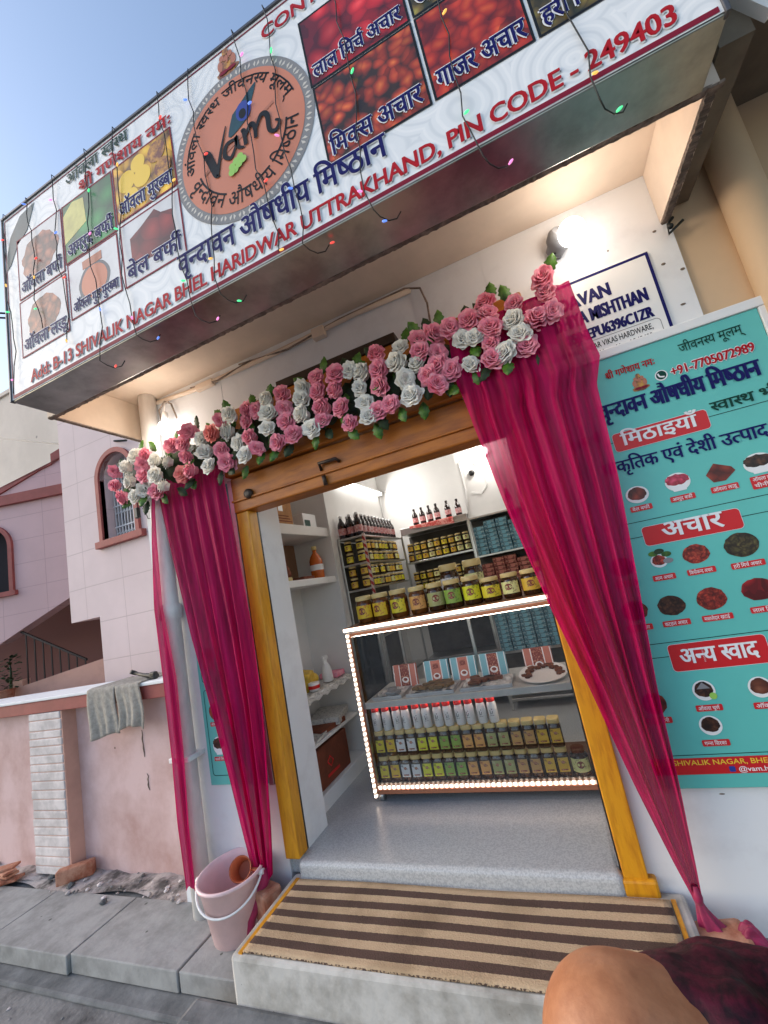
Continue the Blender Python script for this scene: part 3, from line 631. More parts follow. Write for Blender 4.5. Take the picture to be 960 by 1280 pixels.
def layout(s, bold=0, res=3, track=0):
    """visually ordered string -> flat outlines: | halves the glyph before it, ~ hangs a rakar, ^ sets a reph"""
    V = []; F = []; x = 0; G = []
    i = 0; last = 0
    while i < len(s):
        c = s[i]; nx = s[i + 1] if i + 1 < len(s) else ''
        if c == '~':
            vs, fs = _stroke([(x - .17, .30), (x - .30, .17), (x - .46, .10)], .075 + bold * 2); adv = 0; ox = 0
        elif c == '^':
            vs, fs = _stroke([(x - .20, .60), (x - .24, .70), (x - .21, .80), (x - .12, .83), (x - .05, .78)], .07 + bold * 2); adv = 0; ox = 0
        elif nx == '|':
            vs, fs, adv = half(c, bold, res); i += 1; ox = x
        else:
            vs, fs, adv = glyph(c, bold, res); ox = x
        n = len(V); V += [(a + ox, b) for a, b in vs]; F += [tuple(q + n for q in f) for f in fs]
        if adv > 0: x += adv + track
        i += 1
    return V, F, x
def lettering(name, s, mat, parent, plane, x0, z0, size, width=None, align='l', bold=0, res=3, slant=0, track=0, warp=None, tilt=0):
    """lettering printed on the wall plane y = plane, baseline starting at (x0, z0)"""
    V, F, w = layout(s, bold, res, track)
    sx = size if width is None else width / w
    off = {'l': 0, 'c': -w / 2, 'r': -w}[align]
    out = []
    for a, b in V:
        px = (a + off + slant * b) * sx; pz = b * size
        if warp: px, pz = warp(px, pz)
        else:
            ct, st_ = math.cos(tilt), math.sin(tilt)
            px, pz = x0 + px * ct - pz * st_, z0 + px * st_ + pz * ct
        out.append((px, plane, pz))
    me = bpy.data.meshes.new(name); me.from_pydata(out, [], F); me.materials.append(mat)
    bm = bmesh.new(); bm.from_mesh(me)
    for f in bm.faces:
        f.normal_update()
        if f.normal.y > 0: f.normal_flip()
    bm.to_mesh(me); bm.free()
    return link(name, me, parent)

def rrect(x0, x1, z0, z1, r, n=5):
    pts = []
    for cx, cz, a0 in ((x1 - r, z1 - r, 0), (x0 + r, z1 - r, 90), (x0 + r, z0 + r, 180), (x1 - r, z0 + r, 270)):
        for i in range(n + 1): a = R(a0 + 90 * i / n); pts.append((cx + r * math.cos(a), cz + r * math.sin(a)))
    return pts
def flat(name, pts, y, m, parent):
    """flat printed shape on the plane y, facing the street"""
    b = B(); b.poly([(x, y, z) for x, z in pts]); b.bm.normal_update()
    for f in b.bm.faces:
        if f.normal.y > 0: f.normal_flip()
    return b.build(name, M[m] if isinstance(m, str) else m, parent)
def disc(cx, cz, rx, rz=None, n=28, wob=0, seed=0):
    rr = random.Random(seed); rz = rz or rx; k = [1 + rr.uniform(-wob, wob) for _ in range(n)]
    return [(cx + rx * k[i] * math.cos(2 * PI * i / n), cz + rz * k[i] * math.sin(2 * PI * i / n)) for i in range(n)]
def outline(name, pts, w, y, m, parent, closed=True):
    V = []; F = []; n = len(pts)
    c = (sum(p[0] for p in pts) / n, sum(p[1] for p in pts) / n)
    b = B()
    for i in range(n if closed else n - 1):
        a, d = pts[i], pts[(i + 1) % n]; dx, dz = d[0] - a[0], d[1] - a[1]; l = math.hypot(dx, dz) or 1; nx, nz = -dz / l * w / 2, dx / l * w / 2; ex, ez = dx / l * w / 2, dz / l * w / 2
        yy = y - (i % 2) * .0002
        b.poly([(a[0] - ex + nx, yy, a[1] - ez + nz), (a[0] - ex - nx, yy, a[1] - ez - nz), (d[0] + ex - nx, yy, d[1] + ez - nz), (d[0] + ex + nx, yy, d[1] + ez + nz)])
    return b.build(name, M[m], parent)
def strokes(name, lines, y, m, parent):
    """printed brush strokes: lines = [(points, widths)]"""
    b = B()
    for q, (pts, w) in enumerate(lines):
        # smooth the points
        P = []
        for i in range(len(pts) - 1):
            p0 = pts[max(i - 1, 0)]; p1 = pts[i]; p2 = pts[i + 1]; p3 = pts[min(i + 2, len(pts) - 1)]
            w1 = w[i] if isinstance(w, (list, tuple)) else w; w2 = w[i + 1] if isinstance(w, (list, tuple)) else w
            for k in range(6):
                t = k / 6
                f = lambda a, b_, c, d: .5 * (2 * b_ + (c - a) * t + (2 * a - 5 * b_ + 4 * c - d) * t * t + (3 * b_ - a - 3 * c + d) * t ** 3)
                P.append((f(p0[0], p1[0], p2[0], p3[0]), f(p0[1], p1[1], p2[1], p3[1]), w1 + (w2 - w1) * t))
        P.append((*pts[-1], w[-1] if isinstance(w, (list, tuple)) else w))
        yy = y - q * .0003; pr = None
        for i, (x, z, ww) in enumerate(P):
            a = P[max(i - 1, 0)]; c = P[min(i + 1, len(P) - 1)]; dx, dz = c[0] - a[0], c[1] - a[1]; l = math.hypot(dx, dz) or 1
            cur = (b.bm.verts.new((x - dz / l * ww / 2, yy, z + dx / l * ww / 2)), b.bm.verts.new((x + dz / l * ww / 2, yy, z - dx / l * ww / 2)))
            if pr: b.bm.faces.new((pr[0], pr[1], cur[1], cur[0]))
            pr = cur
    return b.build(name, M[m] if isinstance(m, str) else m, parent)

# ------------------------------------------------------------------ the big sign board
SX0, SX1, SZ0, SZ1, SY = -.836, 2.628, 2.87, 4.10, -.896
sg = thing('sign_board', 'long printed white sign board above the shop with food pictures and a round logo', 'sign', (.9, -.78, 2.87))
b = B(); b.box((SX0, SY + .004, SZ0 + .003), (SX1, -.658, SZ1), bev=.004); b.build('sign_box', M['steel'], sg)
flat('printed_panel', [(SX0 + .008, SZ0 + .01), (SX1 - .008, SZ0 + .01), (SX1 - .008, SZ1 - .01), (SX0 + .008, SZ1 - .01)], SY + .001, 'sign_ground', sg)
b = B()
for a, c in (((SX0 - .004, SY - .008, SZ1 - .012), (SX1 + .004, SY + .02, SZ1 + .004)), ((SX0 - .004, SY - .007, SZ0), (SX0 + .01, SY + .02, SZ1 - .013)), ((SX1 - .01, SY - .007, SZ0), (SX1 + .004, SY + .02, SZ1 - .013))): b.box(a, c, bev=.003)
b.build('edge_trim', M['sign_edge'], sg)
YP = SY - .001
flat('red_rule', [(SX0 + .03, 2.885), (SX1 - .02, 2.885), (SX1 - .02, 2.905), (SX0 + .03, 2.905)], YP, 'maroon', sg)
flat('red_rule', [(SX0 + .03, 4.065), (SX1 - .02, 4.065), (SX1 - .02, 4.072), (SX0 + .03, 4.072)], YP, 'maroon', sg)
flat('red_rule', [(SX0 + .022, 2.885), (SX0 + .028, 2.885), (SX0 + .028, 4.072), (SX0 + .022, 4.072)], YP, 'maroon', sg)
VF = {
 'awla': voro('amla_barfi_photo', [srgb(176, 112, 84), srgb(136, 76, 56), srgb(60, 32, 28)], 22), 'guava': voro('green_photo', [srgb(40, 140, 70), srgb(20, 110, 56), srgb(10, 70, 40)], 9),
 'yellow': voro('yellow_fruit_photo', [srgb(240, 200, 40), srgb(214, 160, 26), srgb(110, 70, 20)], 14), 'laddu': voro('laddu_photo', [srgb(176, 108, 74), srgb(140, 76, 52), srgb(70, 36, 28)], 24),
 'bel': voro('bel_barfi_photo', [srgb(150, 50, 44), srgb(120, 34, 32), srgb(80, 20, 22)], 9), 'chilli': voro('red_chilli_photo', [srgb(232, 70, 70), srgb(190, 30, 38), srgb(100, 14, 22)], 13),
 'mix': voro('mixed_pickle_photo', [srgb(214, 110, 54), srgb(166, 58, 34), srgb(52, 34, 22)], 20), 'carrot': voro('carrot_pickle_photo', [srgb(214, 90, 44), srgb(180, 50, 30), srgb(110, 26, 22)], 19),
 'hari': voro('green_pickle_photo', [srgb(150, 140, 60), srgb(110, 90, 40), srgb(50, 50, 26)], 22), 'dark': voro('dark_food_photo', [srgb(96, 60, 40), srgb(70, 40, 28), srgb(40, 22, 18)], 50),
 'red2': voro('red_food_photo', [srgb(190, 84, 60), srgb(150, 46, 36), srgb(96, 26, 24)], 60), 'green2': voro('green_food_photo', [srgb(96, 90, 50), srgb(70, 60, 36), srgb(44, 34, 24)], 55),
 'pink2': voro('pink_food_photo', [srgb(226, 90, 120), srgb(200, 60, 90), srgb(150, 40, 60)], 40), 'brown2': voro('brown_food_photo', [srgb(150, 60, 40), srgb(110, 36, 26), srgb(70, 22, 18)], 24)}
M['picwhite'] = mat('picture_ground', (.70, .70, .72), .4, var=.1, vs=6)
M['peel'] = mat('pale_picture_fruit', srgb(206, 200, 120), .4, var=.2, vs=9)
M['salmonp'] = mat('salmon_logo_print', srgb(206, 128, 98), .42, var=.06, vs=3)
M['tealp'] = mat('dark_teal_print', srgb(10, 66, 76), .4, var=.4, vs=9)
M['lgreen'] = mat('light_green_print', srgb(150, 200, 90), .4)
M['tanp'] = mat('tan_print', srgb(180, 112, 84), .4)
M['goldp'] = mat('gold_print', srgb(206, 150, 60), .4, col2=srgb(120, 70, 50), vs=30)
M['bluep'] = mat('blue_print', srgb(36, 60, 150), .4)
def picture(x0, x1, z0, z1, fm, cap, csize, shape=None, frame='maroon', bg=None, capz=.03, outl=True):
    """one printed food photograph with its caption"""
    o = flat('food_picture', [(x0, z0), (x1, z0), (x1, z1), (x0, z1)], YP - .0004, bg or VF[fm], sg)
    outline('picture_border', [(x0, z0), (x1, z0), (x1, z1), (x0, z1)], .009, YP - .0008, frame, o)
    if shape:
        for i, (pts, m) in enumerate(shape): flat('pictured_food', pts, YP - .0009 - i * .0003, VF.get(m, M.get(m)), o)
    if cap:
        w = (x1 - x0) * .90
        for dx, dz in ((-.006, 0), (.006, 0), (0, .006), (0, -.006)): lettering('caption_outline', cap, M['white'], o, YP - .0026 - abs(dz) * .01, x0 + .02 + dx, z0 + capz + dz, csize, width=w)
        lettering('caption', cap, M['navy'], o, YP - .0036, x0 + .02, z0 + capz, csize, width=w, bold=.008); lettering('caption', cap, M['navy'], o, YP - .0042, x0 + .023, z0 + capz, csize, width=w, bold=.008)
    return o
picture(-.700, -.300, 3.47, 3.87, 'awla', 'ऑवला बफी^', .105, [(disc(-.50, 3.69, .16, .13, wob=.12), 'awla')], bg=M['picwhite'])
picture(-.285, .115, 3.50, 3.87, 'guava', 'अमरुद बफी^', .11, [([(-.285, 3.62), (-.10, 3.68), (-.11, 3.84), (-.20, 3.86), (-.285, 3.80)], 'peel')])
o = picture(.130, .545, 3.53, 3.87, 'yellow', 'ऑवला मुरब|बा', .115, [(disc(.22, 3.74, .062), 'yellowp'), (disc(.31, 3.80, .05), 'yellowp'), (disc(.33, 3.71, .06), 'yellowp'), (disc(.44, 3.79, .06), 'goldp'), (disc(.24, 3.63, .055), 'yellowp'), (disc(.47, 3.68, .055), 'goldp')])
picture(-.705, -.300, 3.10, 3.45, 'laddu', 'ऑवला लड|डू', .105, [(disc(-.50, 3.29, .14, .12, wob=.08), 'laddu')], bg=M['picwhite'])
picture(-.275, .110, 3.15, 3.485, 'awla', 'ऑवला गुड मुरब|बा', .085, [(disc(-.08, 3.30, .12, .11, wob=.03), 'greyp'), (disc(-.08, 3.30, .10, .095), 'salmonp'), ([(-.16, 3.40), (-.01, 3.40), (-.01, 3.45), (-.16, 3.45)], 'tanp')], bg=M['picwhite'])
picture(.140, .545, 3.145, 3.50, 'bel', 'बेल बफी^', .125, [([(.20, 3.24), (.44, 3.22), (.50, 3.30), (.49, 3.42), (.42, 3.44), (.38, 3.48), (.28, 3.43), (.20, 3.40)], 'bel')], bg=M['picwhite'])
leafp = flat('pictured_leaf', [(-.81, 3.72), (-.77, 3.74), (-.70, 3.84), (-.60, 3.90), (-.52, 4.05), (-.66, 4.03), (-.76, 3.93), (-.80, 3.82)], YP - .0004, 'tealp', sg)
picture(1.320, 1.765, 3.55, 3.90, 'chilli', 'लाल मिच^ अचार'.replace('मि', 'िम'), .105, frame='blackp')
picture(1.325, 1.765, 3.145, 3.535, 'mix', 'िमक|स अचार', .125, frame='blackp')
picture(1.785, 2.140, 3.150, 3.535, 'carrot', 'गाजर अचार', .125, frame='blackp')
picture(1.785, 2.140, 3.55, 3.90, 'hari', 'आम अचार', .125, frame='blackp')
picture(2.160, 2.560, 3.150, 3.535, 'hari', 'हरी िमच^ अचार', .105, frame='blackp')
picture(2.160, 2.560, 3.55, 3.90, 'mix', '', .12, frame='blackp')
def bigtext(name, s, x0, z0, size, m, width, sh='greyp', parent=None, y=None, rim='white', k=.0055, bold=.006, slant=0, n=2):
    y = YP if y is None else y; p = parent or sg
    if sh: lettering(name + '_shadow', s, M[sh], p, y - .0003, x0 + .006, z0 - .006, size, width=width, slant=slant)
    if rim:
        for dx, dz in ((-k, 0), (k, 0), (0, k), (0, -k)): lettering(name + '_rim', s, M[rim], p, y - .0012 - abs(dx) * .05, x0 + dx, z0 + dz, size, width=width, bold=bold, slant=slant)
    for i in range(n): lettering(name, s, M[m], p, y - .0026 - i * .0008, x0 + (i - (n - 1) / 2) * size * .032, z0, size, width=width, bold=bold, slant=slant)
bigtext('address_lettering', 'Add: B-13 SHIVALIK NAGAR BHEL HARIDWAR UTTRAKHAND, PIN CODE - 249403', -.645, 2.926, .100, 'redp', 3.16, slant=.06, bold=.012, n=2)
bigtext('name_lettering', 'वृन|दावन औषधीय िमष|ठान', .485, 3.045, .158, 'navy', 1.08, n=2)
bigtext('motto_lettering', 'आंवला स|वस|थ', -.235, 3.985, .10, 'greenp', .50, sh=None, rim=None)
bigtext('motto_lettering', 'श~ी गणेशाय नमः', -.135, 3.885, .10, 'redp', .70, sh=None, rim=None, n=3)
bigtext('contact_lettering', 'CONTACT :', 1.13, 3.955, .095, 'redp', .56, slant=.06, bold=.012)
# round logo
LX, LZ, LR = .93, 3.53, .392
lg = flat('round_logo', disc(LX, LZ, LR, n=64), YP - .0004, 'greyp', sg)
b = B()
for i in range(44):
    a = 2 * PI * i / 44; c = (LX + .368 * math.cos(a), LZ + .368 * math.sin(a)); t = (math.cos(a), math.sin(a)); n_ = (-t[1], t[0])
    for sgn in (-1, 1): b.poly([(c[0] + t[0] * q + n_[0] * w_ * sgn, YP - .0009, c[1] + t[1] * q + n_[1] * w_ * sgn) for q, w_ in ((-.016, .004), (-.003, .018), (.013, .012), (.004, .006))])
M['ringp'] = mat('pale_ring_print', (.62, .58, .52), .4)
b.build('ring_pattern', M['ringp'], lg)
flat('logo_ground', disc(LX, LZ, .345, n=64), YP - .0014, 'salmonp', lg)
def arc_w(rad, a_mid, length, inside):
    def f(px, pz):
        if not inside: a = a_mid - (px - length / 2) / rad; r_ = rad + pz
        else: a = a_mid + (px - length / 2) / rad; r_ = rad - pz
        return LX + r_ * math.cos(a), LZ + r_ * math.sin(a)
    return f
for i in range(2):
    lettering('logo_lettering', 'आंवला स|वस|थ जीवनस|य मूलम्', M['blackp'], lg, YP - .0024 - i * .0006, 0, 0, .075, width=.80, warp=arc_w(.268 + i * .002, R(98), .80, False))
    lettering('logo_lettering', 'वृन|दावन औषधीय िमष|ठान', M['blackp'], lg, YP - .0024 - i * .0006, 0, 0, .105, width=.86, warp=arc_w(.312 + i * .002, R(-88), .86, True))
S = lambda *p: [(LX + x, LZ + z) for x, z in p]
strokes('flute', [(S((-.22, -.06), (.20, .08)), .016)], YP - .0030, 'tanp', lg)
strokes('feather', [(S((-.05, .05), (.02, .12), (.13, .24)), [.015, .10, .004])], YP - .0034, 'tealp', lg)
flat('feather_eye', disc(LX + .045, LZ + .135, .042, .052), YP - .0040, 'bluep', lg); flat('feather_eye', disc(LX + .038, LZ + .125, .020, .026), YP - .0044, 'blackp', lg)
strokes('logo_script', [(S((-.21, .04), (-.185, .03), (-.15, -.09), (-.14, -.10)), [.03, .045, .04, .02]), (S((-.145, -.10), (-.11, .0), (-.06, .12)), [.02, .016, .006]),
    (S((-.02, .02), (-.07, .02), (-.09, -.03), (-.06, -.06), (-.025, -.02), (-.015, .03), (-.01, -.03), (.02, -.05)), [.014, .02, .024, .018, .014, .018, .02, .008]),
    (S((.015, .035), (.03, .03), (.03, -.045)), [.012, .024, .02]), (S((.03, -.01), (.07, .04), (.09, .01), (.085, -.045)), [.01, .022, .024, .018]), (S((.09, -.01), (.13, .05), (.16, .03), (.16, -.05), (.19, -.07), (.215, -.04), (.195, -.02)), [.01, .022, .026, .022, .018, .016, .010])], YP - .0048, 'blackp', lg)
for i, (x, z) in enumerate(((-.06, -.11), (-.035, -.095), (-.01, -.085), (-.045, -.135), (-.02, -.12), (.005, -.108), (-.065, -.14))): flat('berry', disc(LX + x, LZ + z, .018), YP - .0066 - i * .0003, 'lgreen', lg)
def emblem(cx, cz, s, y, parent):
    """small seated figure emblem"""
    e = flat('seated_emblem', disc(cx, cz - .30 * s, .42 * s, .16 * s, wob=.1), y, 'goldp', parent)
    for i, (dx, dz, rx, rz, m) in enumerate(((0, -.05, .24, .26, 'goldp'), (-.26, .0, .10, .2, 'tanp'), (.26, .0, .10, .2, 'tanp'), (0, .26, .17, .17, 'tanp'), (-.17, .26, .09, .11, 'tanp'), (.17, .26, .09, .11, 'tanp'), (0, .42, .12, .13, 'goldp'), (.03, .12, .045, .15, 'tanp'), (-.15, -.30, .18, .07, 'maroon'), (.15, -.30, .18, .07, 'maroon'), (-.05, .28, .02, .02, 'blackp'), (.05, .28, .02, .02, 'blackp'))):
        flat('emblem_shape', disc(cx + dx * s, cz + dz * s, rx * s, rz * s, 14), y - .0003 * (i + 1), m, e)
emblem(.93, 3.985, .15, YP - .0005, sg)

# strings of small lights hanging over the sign
bcol = {'red': (1, .1, .08), 'green': (.1, 1, .35), 'blue': (.15, .3, 1), 'amber': (1, .55, .12), 'pink': (1, .3, .7)}
BM = {k: emit('small_%s_bulb' % k, c, .45) for k, c in bcol.items()}
strs = [(-.80, 2.90, 'leftmost'), (-.57, 3.20, 'second'), (-.33, 3.02, 'third'), (-.05, 2.82, 'fourth'), (.17, 2.86, 'fifth'), (.50, 2.80, 'sixth'), (.70, 2.83, 'seventh'), (1.00, 2.88, 'eighth'), (1.18, 2.86, 'ninth'), (1.50, 2.84, 'tenth'), (1.86, 2.82, 'eleventh'), (2.22, 2.80, 'rightmost')]
keys = list(bcol); random.seed(12)
for i, (x, zb, nm) in enumerate(strs):
    t = thing('light_string', '%s of the thin light strings hanging down the sign board' % (nm if nm in ('leftmost', 'rightmost') else nm + ' from the left'), 'light string', (x, SY - .012, 4.10), 'light strings on the sign')
    pts = []; n = 14; ph = random.uniform(0, 6); dr = random.uniform(-.05, .07)
    for k in range(n + 1):
        v = k / n; pts.append((x + dr * v + .026 * math.sin(v * 7 + ph) * v + .008 * math.sin(v * 31 + ph * 3) + random.uniform(-.004, .004), SY - .014 - .006 * math.sin(v * 11 + ph), 4.105 + (zb - 4.105) * v))
    if zb < 2.87: q_ = pts[-1]; pts += [(q_[0] + .015, SY + .01, zb - .02), (q_[0] + .04, SY + .03, zb - .035), (q_[0] + .07, SY + .045, zb - .03), (q_[0] + .09, SY + .05, zb - .005)]
    b = B(); b.tube([(x, -.80, 4.115)] + pts, .0026, 5); b.build('wire', M['wire'], t)
    for k in range(4):
        q = pts[min(len(pts) - 1, int((k + random.uniform(.3, .9)) * len(pts) / 4))]; d = random.choice((-1, 1))
        b = B(); b.lathe([(.003, 0), (.0048, .007), (.0048, .014), (.002, .02)], (0, 0, 0), n=8); me = b.mesh('bulb', BM[keys[(i * 2 + k * 3) % 5]])
        o = link('bulb', me, None); o.parent = t; o.location = (q[0] - x + d * .006, q[1] - (SY - .012) - .004, q[2] - 4.10); o.rotation_euler = (random.uniform(-.4, .8), d * 1.4, 0)

# ------------------------------------------------------------------ posters and the tax board
def tb(o, lab, cat): return tag(o, lab, cat)
PY = -.030
pr = thing('menu_poster', 'large framed teal menu poster listing sweets and pickles, right of the doorway', 'poster', (2.4, -.01, .33))
b = B(); b.box((1.93, PY + .003, .335), (2.858, -.003, 2.305), bev=.003); b.build('board', M['teal'], pr)
b = B(); b.box((1.93, -.036, 2.306), (2.905, -.002, 2.352), bev=.005); b.box((2.859, -.036, .33), (2.904, -.0025, 2.305), bev=.005); b.build('frame', M['plastic_w'], pr)
Y1 = PY + .002
def ptext(s, x, z, size, m, w, n=2, p=pr, bold=.006, y=Y1, rim=None): bigtext('lettering', s, x, z, size, m, w, sh=None, rim=rim, parent=p, y=y, bold=bold, n=n, k=.004)
ptext('श~ी गणेशाय नमः', 2.215, 2.20, .05, 'redp', .215)
ptext('जीवनस|य मूलम्', 2.535, 2.215, .062, 'greenp', .245, n=1)
ptext('+91-7705072989', 2.475, 2.118, .060, 'redp', .325, bold=.012, rim='white')
wa = flat('phone_badge', disc(2.437, 2.138, .026), Y1 - .0004, 'white', pr); flat('badge_ground', disc(2.437, 2.139, .021), Y1 - .0008, M['greenp'], wa); strokes('handset', [([(2.425, 2.150), (2.430, 2.134), (2.448, 2.128)], .007)], Y1 - .0012, 'white', wa)
emblem(2.345, 2.135, .085, Y1 - .0004, pr)
ptext('वृन|दावन औषधीय िमष|ठान', 2.145, 2.005, .115, 'navy', .645, n=3)
def banner(x0, x1, z0, z1, s, ts, tx, tw, n=3, r=.016):
    o = flat('red_banner', rrect(x0, x1, z0, z1, r), Y1 - .0012, 'redbox', pr); outline('banner_edge', rrect(x0, x1, z0, z1, r), .003, Y1 - .0009, 'white', o)
    if s:
        for i in range(n): lettering('banner_lettering', s, M['white'], o, Y1 - .0020 - i * .0008, tx + (i - 1) * ts * .02, z0 + (z1 - z0) * .26, ts, width=tw, bold=.006)
    return o
def rule(x0, x1, z): flat('rule', [(x0, z - .0014), (x1, z - .0014), (x1, z + .0014), (x0, z + .0014)], Y1 - .0003, 'blackp', pr)
rule(1.95, 2.84, 1.885); banner(2.165, 2.555, 1.835, 1.925, 'िमठाइयाँ', .088, 2.20, .31)
ptext('स|वास|थ भी', 2.575, 1.902, .068, 'greenp', .255)
ptext('जायका भी', 1.96, 1.902, .068, 'greenp', .16)
ptext('प~ाकृितक एवं देशी उत|पाद', 2.085, 1.738, .085, 'navy', .655)
DB = []
def dish(x, z, rx, rz, fm, cap, cw, bowl=None, lw=None, dz=.0, two=None):
    o = flat('dish_picture', disc(x, z, rx, rz, wob=0 if bowl else .04, seed=int(x * 99)), Y1 - .0006, 'plastic_w' if bowl else VF[fm], pr)
    if bowl == 'cup': flat('pictured_bowl', [(x - rx * .8, z), (x + rx * .8, z), (x + rx * .5, z - rz), (x - rx * .5, z - rz)], Y1 - .0009, 'white', o); flat('pictured_food', disc(x, z + rz * .25, rx * .95, rz * .6, wob=.1, seed=3), Y1 - .0012, VF[fm], o)
    elif bowl: flat('pictured_food', disc(x, z + rz * .1, rx * .82, rz * .75, wob=.06, seed=4), Y1 - .0010, VF[fm], o)
    if cap:
        w = cw; zl = z - rz - .012 - dz; h = .026 if not two else .055
        l = flat('caption_banner', rrect(x - w / 2 - .008, x + w / 2 + .008, zl - h, zl, .005), Y1 - .0014, 'redbox', o)
        for k, s in enumerate([cap] + ([two] if two else [])): lettering('caption', s, M['white'], o, Y1 - .0022, x - w / 2, zl - .021 - k * .027, .022, width=w * (.95 if k == 0 else .6), bold=.006)
    return o
dish(2.195, 1.617, .048, .040, 'brown2', 'बेल बफी^', .075, bowl='plate')
dish(2.365, 1.632, .050, .042, 'pink2', 'अमरुद बफी^', .082, bowl='cup', dz=.008)
o = flat('dish_picture', [(2.475, 1.63), (2.515, 1.675), (2.575, 1.645), (2.585, 1.625), (2.54, 1.59), (2.495, 1.592)], Y1 - .0006, VF['brown2'], pr); lb = flat('caption_banner', rrect(2.475, 2.578, 1.545, 1.572, .005), Y1 - .0014, 'redbox', o); lettering('caption', 'ऑवला लड|डू', M['white'], o, Y1 - .0022, 2.482, 1.551, .022, width=.088, bold=.006)
dish(2.672, 1.632, .056, .044, 'dark', 'ऑवला बफी^', .085, bowl='cup', two='चीनी', dz=-.002)
rule(1.95, 2.84, 1.492); rule(1.95, 2.84, 1.422); banner(2.168, 2.548, 1.374, 1.462, 'अचार', .105, 2.245, .235)
dish(2.20, 1.300, .034, .030, 'red2', 'आम अचार', .075, bowl='plate', dz=.02)
for k, (x, z) in enumerate(((2.185, 1.335), (2.21, 1.342), (2.235, 1.325), (2.235, 1.295))): flat('pictured_mango', disc(x, z, .020, .012), Y1 - .0008 - k * .0002, ('leaf', 'leafd', 'leaf', 'greyp')[k], pr)
dish(2.345, 1.302, .052, .042, 'red2', 'िजमीकन|द अचार', .092, dz=.01)
dish(2.515, 1.305, .062, .052, 'green2', 'हरी िमच^ अचार', .105, dz=.008)
dish(2.70, 1.305, .055, .048, 'red2', 'गाजर अचार', .085, dz=.01)
dish(2.045, 1.302, .052, .042, 'dark', 'नींबू अचार', .08, dz=.01)
dish(2.193, 1.098, .054, .044, 'dark', 'कटहल अचार', .092, dz=.008)
dish(2.348, 1.102, .056, .048, 'red2', 'मसालेदार खटाई', .098, dz=.008)
dish(2.520, 1.112, .060, .046, 'chilli', 'लाल िमच^', .085, dz=.012)
dish(2.045, 1.098, .054, .044, 'brown2', 'अदरक अचार', .092, dz=.008)
rule(1.95, 2.84, .942); rule(1.95, 2.84, .882); banner(2.128, 2.487, .815, .93, 'अन|य स|वाद', .098, 2.165, .285)
dish(2.015, .690, .048, .046, 'brown2', 'इमली चटनी', .085)
o = dish(2.215, .728, .042, .042, 'dark', 'ऑवला चूण^', .082, bowl='plate', dz=.005); flat('pictured_lime', disc(2.243, .703, .014), Y1 - .0016, 'lgreen', o); flat('pictured_powder', [(2.19, .735), (2.24, .735), (2.215, .762)], Y1 - .0014, 'greyp', o)
dish(2.415, .722, .042, .042, 'awla', 'ऑवला', .070, bowl='plate', dz=.005)
dish(2.20, .585, .042, .040, 'dark', 'गन|ना िसरका', .084, bowl='plate', dz=.005)
rule(1.95, 2.84, .470); bd = flat('red_band', [(1.935, .392), (2.852, .392), (2.852, .458), (1.935, .458)], Y1 - .0006, 'redbox', pr)
lettering('band_lettering', 'B-13 SHIVALIK NAGAR, BHEL HARIDWAR', M['yellowp'], bd, Y1 - .0014, 1.945, .430, .029, width=.62, bold=.01)
lettering('band_lettering', '@vam.haridwar', M['white'], bd, Y1 - .0014, 2.25, .400, .027, width=.20, bold=.008); flat('camera_badge', rrect(2.218, 2.240, .399, .421, .005), Y1 - .0012, 'bluep', bd)

lp = thing('menu_poster', 'tall teal menu poster half hidden behind the left curtain', 'poster', (-.36, -.01, .40))
b = B(); b.box((-.605, PY + .003, .412), (-.142, -.003, 2.33), bev=.003); b.build('board', M['teal'], lp)
b = B(); b.box((-.140, -.036, .405), (-.104, -.003, 2.34), bev=.004); b.build('frame', M['steelb'], lp)
b0, pr_ = pr, pr
pr = lp
outline('panel_rule', rrect(-.575, -.16, .47, 1.0, .02), .004, Y1 - .0004, 'greenp', lp); outline('panel_rule', rrect(-.575, -.16, 1.05, 1.5, .02), .004, Y1 - .0004, 'greenp', lp)
dish(-.50, .86, .048, .052, 'brown2', 'ऑवला चूण^', .08); dish(-.50, .65, .048, .055, 'dark', 'काली िमच^', .08, bowl='cup'); dish(-.36, .86, .048, .05, 'dark', 'सोंठ', .07); dish(-.50, 1.22, .05, .05, 'red2', 'अचार', .07)
pr = pr_
gs = thing('tax_board', 'white notice board with navy border and registration number above the menu poster', 'notice board', (2.2, -.01, 2.29))
b = B(); b.box((1.72, -.016, 2.292), (2.552, -.002, 2.768), bev=.003); b.build('board', M['plastic_w'], gs)
outline('border', [(1.729, 2.301), (2.543, 2.301), (2.543, 2.759), (1.729, 2.759)], .014, -.0166, 'navy', gs)
for s, xr, z, ts, w in (('VRINDAVAN', 2.352, 2.622, .098, .41), ('AUSHADHIYA MISHTHAN', 2.492, 2.525, .098, .60), ('05JNEPU6396C1ZR', 2.488, 2.436, .078, .39)):
    for i in range(3): lettering('lettering', s, M['navy'], gs, -.0172 - i * .0008, xr - w + i * .003, z, ts, width=w, bold=.012)
outline('address_frame', rrect(1.75, 2.51, 2.322, 2.422, .02), .003, -.0168, 'greyp', gs)
lettering('lettering', 'SHIVALIK NAGAR, B.H.E.L, NEAR VIKAS HARDWARE,', M['blackp'], gs, -.0172, 2.474 - .60, 2.378, .042, width=.60, bold=.012); lettering('lettering', 'Haridwar, Uttarakhand,249403', M['blackp'], gs, -.0172, 2.464 - .36, 2.334, .040, width=.36, bold=.012)

